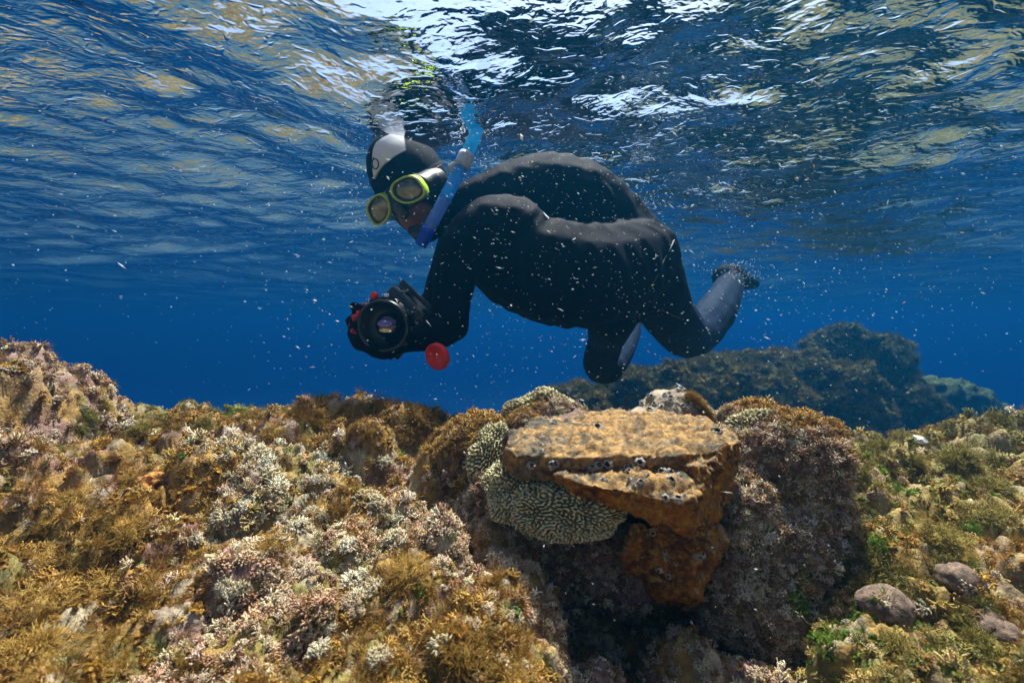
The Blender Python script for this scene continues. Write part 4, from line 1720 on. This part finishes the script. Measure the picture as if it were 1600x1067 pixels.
T = Matrix.Translation
bodyh = hpart("housing", rounded_box(.094, .128, .056, .012, 3), MAT["housing"], M=T((0.0, -.004, -.036)))
hpart("back_plate", rounded_box(.104, .134, .006, .0025, 2), MAT["housing"], M=T((0.0, .0, -.066)))
port = hpart("port", lathe([(.001, -.012), (.047, -.012), (.050, .0), (.050, .006), (.0475, .010), (.0495, .013), (.0495, .030), (.0475, .033), (.045, .0325), (.043, .018), (.034, .006), (.026, .0), (.001, -.001)], 56), MAT["housing"], M=T((.004, -.004, .0)))
# lugs round the port, like the petals of a wide-angle lens
for k in range(10):
    a = k * 2 * math.pi / 10
    hpart("lug", rounded_box(.010, .006, .014, .0018, 2), MAT["housing"], port, M=T((.004 + .0515 * math.cos(a), -.004 + .0515 * math.sin(a), .014)) @ Matrix.Rotation(a + math.pi / 2, 4, 'Z'))
gl = lathe([(.0255, .001), (.024, .007), (.020, .012), (.013, .0155), (.006, .0168), (.0003, .017)], 40)
glm, t, b, out = new_mat("port_glass")
b.inputs["Base Color"].default_value = (.008, .008, .02, 1)
b.inputs["Roughness"].default_value = .03
b.inputs["IOR"].default_value = 1.7
b.inputs["Coat Weight"].default_value = 1.0
b.inputs["Coat Tint"].default_value = (.6, .55, 1, 1)
nz = N(t, "ShaderNodeTexNoise", i_Scale=30.0)
rr = ramp(t, [(.3, (.006, .006, .014)), (.7, (.014, .010, .03))])
t.links.new(nz.outputs[0], rr.inputs[0])
t.links.new(rr.outputs[0], b.inputs["Base Color"])
hpart("port_glass", gl, glm, port, M=T((.004, -.004, .0)))
# coloured discs painted as amber and violet reflections in the port glass
roll = Matrix.Rotation(math.radians(43.7), 4, 'Z')
el = lathe([(.0003, .0006), (.010, .0004), (.0125, 0), (.012, -.0006)], 32)
V, F = el
hpart("lens_glint", (V * np.array([1.05, .30, 1]), F), MAT["amber"], port, M=T((.004, -.004, 0)) @ roll @ T((0, -.0095, .0175)))
V, F = lathe([(.0003, .001), (.012, .0007), (.016, 0), (.0155, -.0008)], 32)
hpart("lens_glint", (V * np.array([1.0, .5, 1]), F), MAT["violet"], port, M=T((.004, -.004, 0)) @ roll @ T((0, .0035, .0172)))
hpart("flash_window", rounded_box(.009, .007, .004, .001, 2), plain("flash_diffuser", (.8, .85, .88), rough=.3, vary=.05), M=roll @ T((.000, .051, .006)))
hpart("latch", rounded_box(.004, .020, .005, .001, 2), MAT["silver"], M=roll @ T((-.036, .036, .004)))
hpart("latch", rounded_box(.003, .014, .005, .001, 2), MAT["silver"], M=roll @ T((-.051, .030, .0)))
def knob(p, r, h):
    V, F = lathe([(.0003, h), (r * .85, h), (r, h * .85), (r, h * .1), (r * .9, 0), (r * .5, -h * .3), (.0003, -h * .35)], 24)
    a = np.arctan2(V[:, 1], V[:, 0])
    V = V * np.stack([1 + .04 * np.sign(np.sin(a * 10)), 1 + .04 * np.sign(np.sin(a * 10)), 1 + 0 * a], 1)
    return hpart("knob", (V, F), MAT["red"], M=roll @ T(p) @ Matrix.Rotation(-.5, 4, 'Y'))
knob((-.024, .050, -.004), .0075, .010)
knob((-.044, .030, -.006), .0065, .009)
hpart("dial", lathe([(.0003, .010), (.010, .010), (.011, .008), (.011, 0), (.0003, 0)], 24), MAT["housing"], M=roll @ T((.024, .052, -.024)) @ Matrix.Rotation(-1.2, 4, 'X'))
# knotted red wrist cord down the left end
cp = [(-.042, .026, .004), (-.052, .022, .010), (-.059, .014, .010), (-.066, .006, .008), (-.069, -.006, .010), (-.064, -.014, .014), (-.062, -.026, .012)]
cp = dens(np.array([list((roll @ Vector(c))[:]) for c in cp]), 4)
cp = cp + .0022 * np.stack([np.sin(np.arange(len(cp)) * 1.1), np.cos(np.arange(len(cp)) * 1.1), 0 * np.arange(len(cp))], 1)
hpart("wrist_cord", tube(cp, [.0046 + .0016 * math.sin(i * 1.3) for i in range(len(cp))], 10), MAT["red_cord"])
hpart("tether_loop", tube(dens(np.array([list((roll @ Vector(c))[:]) for c in [(.002, -.052, -.02), (.010, -.060, -.018), (.018, -.058, -.018), (.020, -.048, -.02)]])), .0022, 8), MAT["housing"])
hpart("tether_lug", rounded_box(.010, .010, .012, .002, 2), MAT["housing"], M=roll @ T((.012, -.058, -.018)))
sl = [P(648, 480, .86), P(655, 486, .85), P(657, 498, .85), P(661, 508, .858)]
V, F = tube(dens(np.array(sl)), .0016, 6)
child("side_cord", mesh("side_cord", V, F, MAT["housing"]), UC)

# red cap adrift on its leash
CAPC = P(681, 558, .845)
cn = norm((-.50, -.83, -.22))
cx = norm(np.cross(cn, (0.35, 0, 1.0)))
cy2 = np.cross(cn, cx)
prof = [(.0003, .000), (.0195, .000), (.0205, .0012), (.0235, .0016), (.0255, .0012), (.0265, -.001), (.0265, -.008), (.0255, -.010), (.0003, -.010)]
V, F = lathe(prof, 48)
V = np.array([(frame_mat(CAPC, cx, cy2, cn) @ Vector(v))[:] for v in V])
CAP = obj("lens_cap", mesh("lens_cap", V, F, MAT["red"]))
tag(CAP, "round red lens cap dangling in the water below the forearm", "lens cap")
V, F = tube(dens(np.array([P(668, 548, .905), P(660, 541, .91), P(650, 540, .905), P(636, 545, .89), P(624, 548, .88)])), .0009, 6)
o = obj("leash", mesh("leash", V, F, MAT["housing"]))
o.parent = CAP

# ------------------------------------------------------------------ single tufts, sponge and shells that stand out of the turf
def puff(seed, n, L, r, kind):
    """domed tuft: growth radiating from a small holdfast"""
    rng = np.random.default_rng(seed)
    parts = []
    for k in range(n):
        z = rng.uniform(-.05, 1)
        a = rng.uniform(0, 6.283)
        s = math.sqrt(max(0, 1 - z * z))
        d = np.array([s * math.cos(a), s * math.sin(a), z])
        if kind == "fila":
            l = L * rng.uniform(.55, 1.1)
            V, F, e, dd = strand(d * L * .15, d, l, r, r * .5, 5, rng, .30, 3)
            parts.append((V, F))
            for j in range(2):
                parts.append(strand(e - dd * l * rng.uniform(.1, .5), dd + .9 * rng.normal(size=3), l * .35, r * .7, r * .4, 2, rng, .3, 3)[:2])
        else:
            V, F, e, dd = strand(d * L * .2, d, L * rng.uniform(.5, .8), r, r * .9, 2, rng, .2, 4)
            parts.append((V, F))
            for j in range(rng.integers(2, 5)):
                V, F, e2, d2 = strand(e, dd + .8 * rng.normal(size=3), L * rng.uniform(.2, .4), r * .9, r * .75, 2, rng, .2, 4)
                parts.append((V, F))
                if rng.random() < .6:
                    parts.append(strand(e2, d2 + .8 * rng.normal(size=3), L * .2, r * .8, r * .75, 1, rng, .1, 4)[:2])
    core = (ICO2[0] * L * .5 + np.array([0, 0, 0.0]), ICO2[1])
    parts.append(core)
    return join(parts)


def tuft_mat(name, cols, trans):
    m, t, b, out = new_mat(name)
    co = N(t, "ShaderNodeTexCoord")
    oi = N(t, "ShaderNodeObjectInfo")
    nz = N(t, "ShaderNodeTexNoise", i_Scale=130.0, i_Detail=3.0)
    t.links.new(co.outputs["Object"], nz.inputs["Vector"])
    ad = N(t, "ShaderNodeMath", operation='MULTIPLY_ADD')
    t.links.new(oi.outputs["Random"], ad.inputs[0])
    ad.inputs[1].default_value = .35
    ad.inputs[2].default_value = -.17
    sm = N(t, "ShaderNodeMath", operation='ADD')
    t.links.new(nz.outputs[0], sm.inputs[0])
    t.links.new(ad.outputs[0], sm.inputs[1])
    r = ramp(t, [(.25, cols[0]), (.5, cols[1]), (.75, cols[2])])
    t.links.new(sm.outputs[0], r.inputs[0])
    t.links.new(r.outputs[0], b.inputs["Base Color"])
    b.inputs["Roughness"].default_value = .7
    b.inputs["Specular IOR Level"].default_value = .2
    tr = N(t, "ShaderNodeBsdfTranslucent")
    t.links.new(r.outputs[0], tr.inputs["Color"])
    ms = N(t, "ShaderNodeMixShader")
    ms.inputs[0].default_value = trans
    t.links.new(b.outputs[0], ms.inputs[1])
    t.links.new(tr.outputs[0], ms.inputs[2])
    t.links.new(ms.outputs[0], out.inputs["Surface"])
    return m


MB = tuft_mat("golden_brown_algae", [(.18, .095, .015), (.40, .24, .045), (.55, .36, .10)], .45)
MC = tuft_mat("cream_coralline", [(.32, .23, .11), (.52, .44, .28), (.68, .62, .47)], .15)
MO = tuft_mat("olive_algae", [(.12, .11, .018), (.26, .22, .045), (.42, .32, .09)], .4)
MG = tuft_mat("green_algae", [(.07, .13, .008), (.15, .26, .015), (.26, .38, .05)], .4)
MK = tuft_mat("pink_coralline", [(.27, .16, .09), (.47, .33, .20), (.62, .50, .35)], .15)
def variants(mat, n, L, r, kind, s0):
    return [mesh("tuft", *puff(s0 + k, n, L, r, kind), mat, smooth=True) for k in range(3)]
TB = variants(MB, 210, 1.0, .016, "fila", 900)
TO = variants(MO, 190, 1.0, .020, "fila", 910)
TG = variants(MG, 160, 1.0, .020, "fila", 920)
TC = variants(MC, 70, 1.0, .060, "twig", 930)
TK = variants(MK, 90, 1.0, .065, "twig", 940)
ALLB = [REEF_BVH, bvh_of(RB_ME), bvh_of(LB_ME)]


def plant(lst, meshes, name, label, cat, group, own=()):
    for k, (px, py, r) in enumerate(lst):
        best = None
        for bv in ALLB:
            h = ray(bv, px, py + r * .4)
            if h is not None and (best is None or np.linalg.norm(h[0] - CAM) < np.linalg.norm(best[0] - CAM)):
                best = h
        if best is None:
            continue
        p, n = best
        if np.linalg.norm(p - CAM) > 1.6:
            continue
        s = r * np.dot(p - CAM, AF) / FPX
        d = norm(n * .7 + np.array([0, 0, .8]))
        q = Vector(d).to_track_quat('Z', 'Y') @ Euler((0, 0, random.uniform(0, 6.28))).to_quaternion()
        o = obj(name, meshes[k % len(meshes)])
        o.matrix_world = Matrix.Translation(Vector(p - d * s * .15)) @ q.to_matrix().to_4x4() @ Matrix.Diagonal((s * random.uniform(.9, 1.2), s * random.uniform(.9, 1.2), s * random.uniform(.75, 1.0), 1))
        tag(o, own[k] if k < len(own) and own[k] else label, cat, group)


def strew(n, box, r0, r1, seed):
    g = random.Random(seed)
    return [(g.uniform(box[0], box[2]), g.uniform(box[1], box[3]), g.uniform(r0, r1)) for _ in range(n)]


plant([(205, 820, 34), (170, 890, 52), (640, 880, 40), (60, 930, 50), (40, 1010, 60), (110, 770, 28), (60, 860, 34), (330, 790, 26), (430, 840, 30), (720, 1000, 48), (800, 1040, 40), (300, 1030, 30)] + strew(20, (20, 740, 260, 1050), 14, 30, 1), TB,
      "brown_tuft", "fluffy golden-brown algae tuft on the turf-covered slope left of the boulders", "seaweed", "golden-brown tufts on the slope",
      own=("round golden-brown tuft just below the orange sponge", "broad shaggy golden-brown tuft below the round one under the sponge", "big golden-brown tuft crowning the pink-speckled mound beside the dark hollow"))
plant([(395, 645, 26), (470, 640, 30), (540, 632, 30), (600, 630, 28), (655, 640, 26), (430, 665, 22), (510, 660, 26), (580, 665, 24), (630, 670, 24), (770, 636, 14)] + strew(12, (360, 625, 680, 690), 12, 22, 2), TB,
      "brown_tuft", "bushy brown algae tuft along the crest of the ridge behind the pale turf", "seaweed", "brown tufts on the ridge")
plant(strew(22, (300, 700, 640, 860), 9, 18, 3) + strew(10, (300, 900, 620, 1050), 10, 20, 4) + [(560, 905, 26), (575, 870, 22)], TC,
      "cream_tuft", "stiff cream-white coralline tuft standing in the pale turf", "seaweed", "cream coralline tufts")
plant(strew(18, (420, 860, 560, 960), 9, 16, 5) + strew(20, (660, 850, 870, 980), 9, 16, 6), TK,
      "pink_tuft", "knobbly pinkish coralline tuft on the near mounds", "seaweed", "pink coralline tufts")
plant(strew(42, (1300, 690, 1600, 1040), 14, 34, 7) + [(1560, 650, 26), (1480, 668, 20), (1410, 676, 20)], TO,
      "olive_tuft", "olive algae tuft in the turf bed beyond the tall encrusted boulder", "seaweed", "olive tufts on the far-side bed")
plant(strew(14, (110, 630, 330, 680), 10, 20, 8), TO,
      "olive_tuft", "small olive tuft on the knobbly rocks behind the brown slope", "seaweed", "olive tufts on the knobbly rocks")
plant([(368, 640, 16), (448, 705, 10), (700, 830, 11), (560, 930, 14), (740, 815, 9), (1372, 840, 18), (1300, 990, 22), (1400, 760, 14), (1518, 820, 14)], TG,
      "green_tuft", "small bright green algae tuft among brown growth", "seaweed", "bright green tufts",
      own=("bright green tuft at the end of the brown ridge by the knobbly rocks",))
plant([(1270, 955, 24)], TC, "white_tuft", "bluish-white branching tuft in the dark channel right of the boulder", "seaweed", None)
plant([(1180, 905, 20), (1165, 915, 14), (1120, 770, 10)], TC, "pale_tuft", "pale branching tuft on the shaded front of the boulder by the angular rock", "seaweed", "pale tufts on the boulder")


# brown fringe along the far edge of the small crusted rock
for k in range(16):
    t_ = k / 15
    h = ray(KB, 1078 + 32 * t_, 622 + 38 * t_ ** 1.4)
    if h is None:
        loc, nn, _, _ = KB.find_nearest(Vector(P(1078 + 34 * t_, 618 + 42 * t_ ** 1.4, .72)))
        h = (np.array(loc), np.array(nn))
    o = obj("fringe_tuft", TB[k % 3])
    s = .012
    o.matrix_world = Matrix.Translation(Vector(h[0])) @ Vector(norm(h[1] + np.array([.4, 0, .4]))).to_track_quat('Z', 'Y').to_matrix().to_4x4() @ Matrix.Diagonal((s, s, s, 1))
    o.parent = KNOB
    o.matrix_parent_inverse = Matrix.Identity(4)


# orange sponge with two openings
def sponge():
    h = ray(REEF_BVH, 238, 772)
    p = h[0]
    s = 21 * np.dot(p - CAM, AF) / FPX
    V, F = ico(5)
    a = .16 * fbm(V, 2.2, 4, .6, 950)
    to = norm(CAM - p)
    for c, r in ((norm(to + .30 * AU * 0 + .55 * AX - .05 * AU), .34), (norm(to - .60 * AX - .25 * AU), .26)):
        dd = np.linalg.norm(V - c, axis=1)
        a -= .55 * (1 - sstep(r * .45, r, dd))
        a += .10 * np.exp(-((dd - r * 1.1) / .12) ** 2)
    V = V * (1 + a)[:, None] * np.array([1, 1, 1.0])
    m = plain("orange_sponge", (.38, .15, .025), rough=.9, bump=1.0, bscale=14, vary=.55)
    o = obj("sponge", mesh("sponge", V, F, m), None, p + np.array([0, .2 * s, .55 * s]), None, s)
    tag(o, "small fuzzy orange sponge with two dark openings on the brown slope", "sponge")


sponge()


# small orange-crusted stone wedged between the angular rock and the tall boulder
c = P(1172, 728, .60)
V, F = ico(4)
V = V * np.array([.026, .022, .032])
V = V + V * (.22 * fbm(V, 60, 3, .5, 960))[:, None]
o = obj("orange_stone", mesh("orange_stone", V, F, plain("orange_crust", (.48, .17, .015), rough=.6, bump=.8, bscale=260, vary=.55)), None, c)
tag(o, "small rust-orange stone wedged between the angular rock and the tall boulder", "stone")


# pale flake lying on the crest of the bed
h = ray(REEF_BVH, 1440, 690)
V, F = ico(3)
V = V * np.array([.020, .013, .006]) * (1 + .25 * fbm(V, 1.6, 3, .5, 970))[:, None]
o = obj("shell_fragment", mesh("shell_fragment", V, F, plain("pale_shell", (.72, .73, .74), rough=.5, bump=.4, bscale=200, vary=.2)), None, h[0] + np.array([0, 0, .003]), (.5, .2, .3))
tag(o, "pale shell fragment lying on the crest of the olive turf bed", "shell")


# ------------------------------------------------------------------ specks drifting in the water
def specks():
    rng = np.random.default_rng(99)
    n = 12000
    d = .38 + 2.1 * rng.random(n) ** 1.5
    px = np.where(rng.random(n) < .72, rng.normal(980, 300, n), rng.uniform(-250, 1850, n))
    py = np.where(rng.random(n) < .7, rng.normal(270, 190, n), rng.uniform(-150, 1000, n))
    X = CAM + d[:, None] * (((px - 800) / FPX)[:, None] * AX + ((533.5 - py) / FPX)[:, None] * AU + AF)
    gz = ground_height(X[:, 0], X[:, 1], False)
    ok = (X[:, 2] > gz + .03) & (X[:, 2] < WATER_Z - .07)
    X, d = X[ok], d[ok]
    n = len(X)
    octv = np.array([[1, 0, 0], [-1, 0, 0], [0, 1, 0], [0, -1, 0], [0, 0, 1], [0, 0, -1]], float)
    octf = np.array([[0, 2, 4], [2, 1, 4], [1, 3, 4], [3, 0, 4], [2, 0, 5], [1, 2, 5], [3, 1, 5], [0, 3, 5]])
    ax = np.stack([np.ones(n), .5 * rng.normal(size=n), -.35 + .45 * rng.normal(size=n)], -1)
    ax += .5 * rng.normal(size=ax.shape) * (rng.random(n) < .3)[:, None]
    ax /= np.linalg.norm(ax, axis=1)[:, None]
    b = np.cross(ax, np.array([0, 0, 1.0]) + .01)
    b /= np.linalg.norm(b, axis=1)[:, None]
    c = np.cross(ax, b)
    wdt = .00034 + .00075 * rng.random(n) ** 5
    lng = wdt * np.exp(rng.normal(.6, .6, n))
    big = rng.random(n) < .006
    wdt = np.where(big, wdt * 2.6, wdt)
    lng = np.where(big, wdt * 1.5, lng)
    wdt = wdt * (.6 + .8 * np.clip(d, 0, 1.2))
    lng = lng * (.6 + .8 * np.clip(d, 0, 1.2))
    V = X[:, None, :] + octv[None, :, 0:1] * (ax * lng[:, None])[:, None] + octv[None, :, 1:2] * (b * wdt[:, None])[:, None] + octv[None, :, 2:3] * (c * (wdt * .7)[:, None])[:, None]
    F = (octf[None] + 6 * np.arange(n)[:, None, None]).reshape(-1, 3)
    m, t, bs, out = new_mat("pale_specks")
    at = N(t, "ShaderNodeAttribute", attribute_name="tint")
    t.links.new(at.outputs["Color"], bs.inputs["Base Color"])
    bs.inputs["Roughness"].default_value = .5
    tr = N(t, "ShaderNodeBsdfTranslucent")
    t.links.new(at.outputs["Color"], tr.inputs["Color"])
    ms = N(t, "ShaderNodeMixShader")
    ms.inputs[0].default_value = .45
    t.links.new(bs.outputs[0], ms.inputs[1])
    t.links.new(tr.outputs[0], ms.inputs[2])
    t.links.new(ms.outputs[0], out.inputs["Surface"])
    me = mesh("drifting_specks", V.reshape(-1, 3), F, m, smooth=False)
    C = np.where((rng.random(n) < .07)[:, None], np.array([[.6, .42, .14]]), np.array([[.9, .92, .95]])) * rng.uniform(.5, 1, (n, 1))
    set_col(me, "tint", np.repeat(C, 6, 0))
    tag(obj("drifting_specks", me), kind="stuff")


specks()


def bubbles():
    rng = np.random.default_rng(123)
    cl = [(P(1150, 420, 1.80), (.07, .06, .03), 150), (P(1175, 432, 1.9), (.05, .05, .02), 70), (P(1010, 312, 1.25), (.05, .05, .03), 120), (P(575, 285, 1.05), (.08, .08, .06), 110), (P(745, 235, 1.0), (.04, .04, .03), 60), (P(660, 400, 1.4), (.2, .2, .05), 60)]
    VV, FF, k = [], [], 0
    f1 = np.array(ICO1[1])
    for c, s, n in cl:
        for i in range(n):
            q = c + rng.normal(size=3) * np.array(s) * .7
            r = .0008 + .0022 * rng.random() ** 3
            q[2] = min(q[2], WATER_Z + float(water_height(np.array([q[0]]), np.array([q[1]]))[0]) - .004)
            VV.append(ICO1[0] * r + q)
            FF.append(f1 + 42 * k if len(ICO1[0]) == 42 else f1 + len(ICO1[0]) * k)
            k += 1
    m = plain("air_bubble", (.85, .9, .95), rough=.08, vary=.05)
    tag(obj("air_bubbles", mesh("air_bubbles", np.concatenate(VV), np.concatenate(FF), m)), kind="stuff")


bubbles()
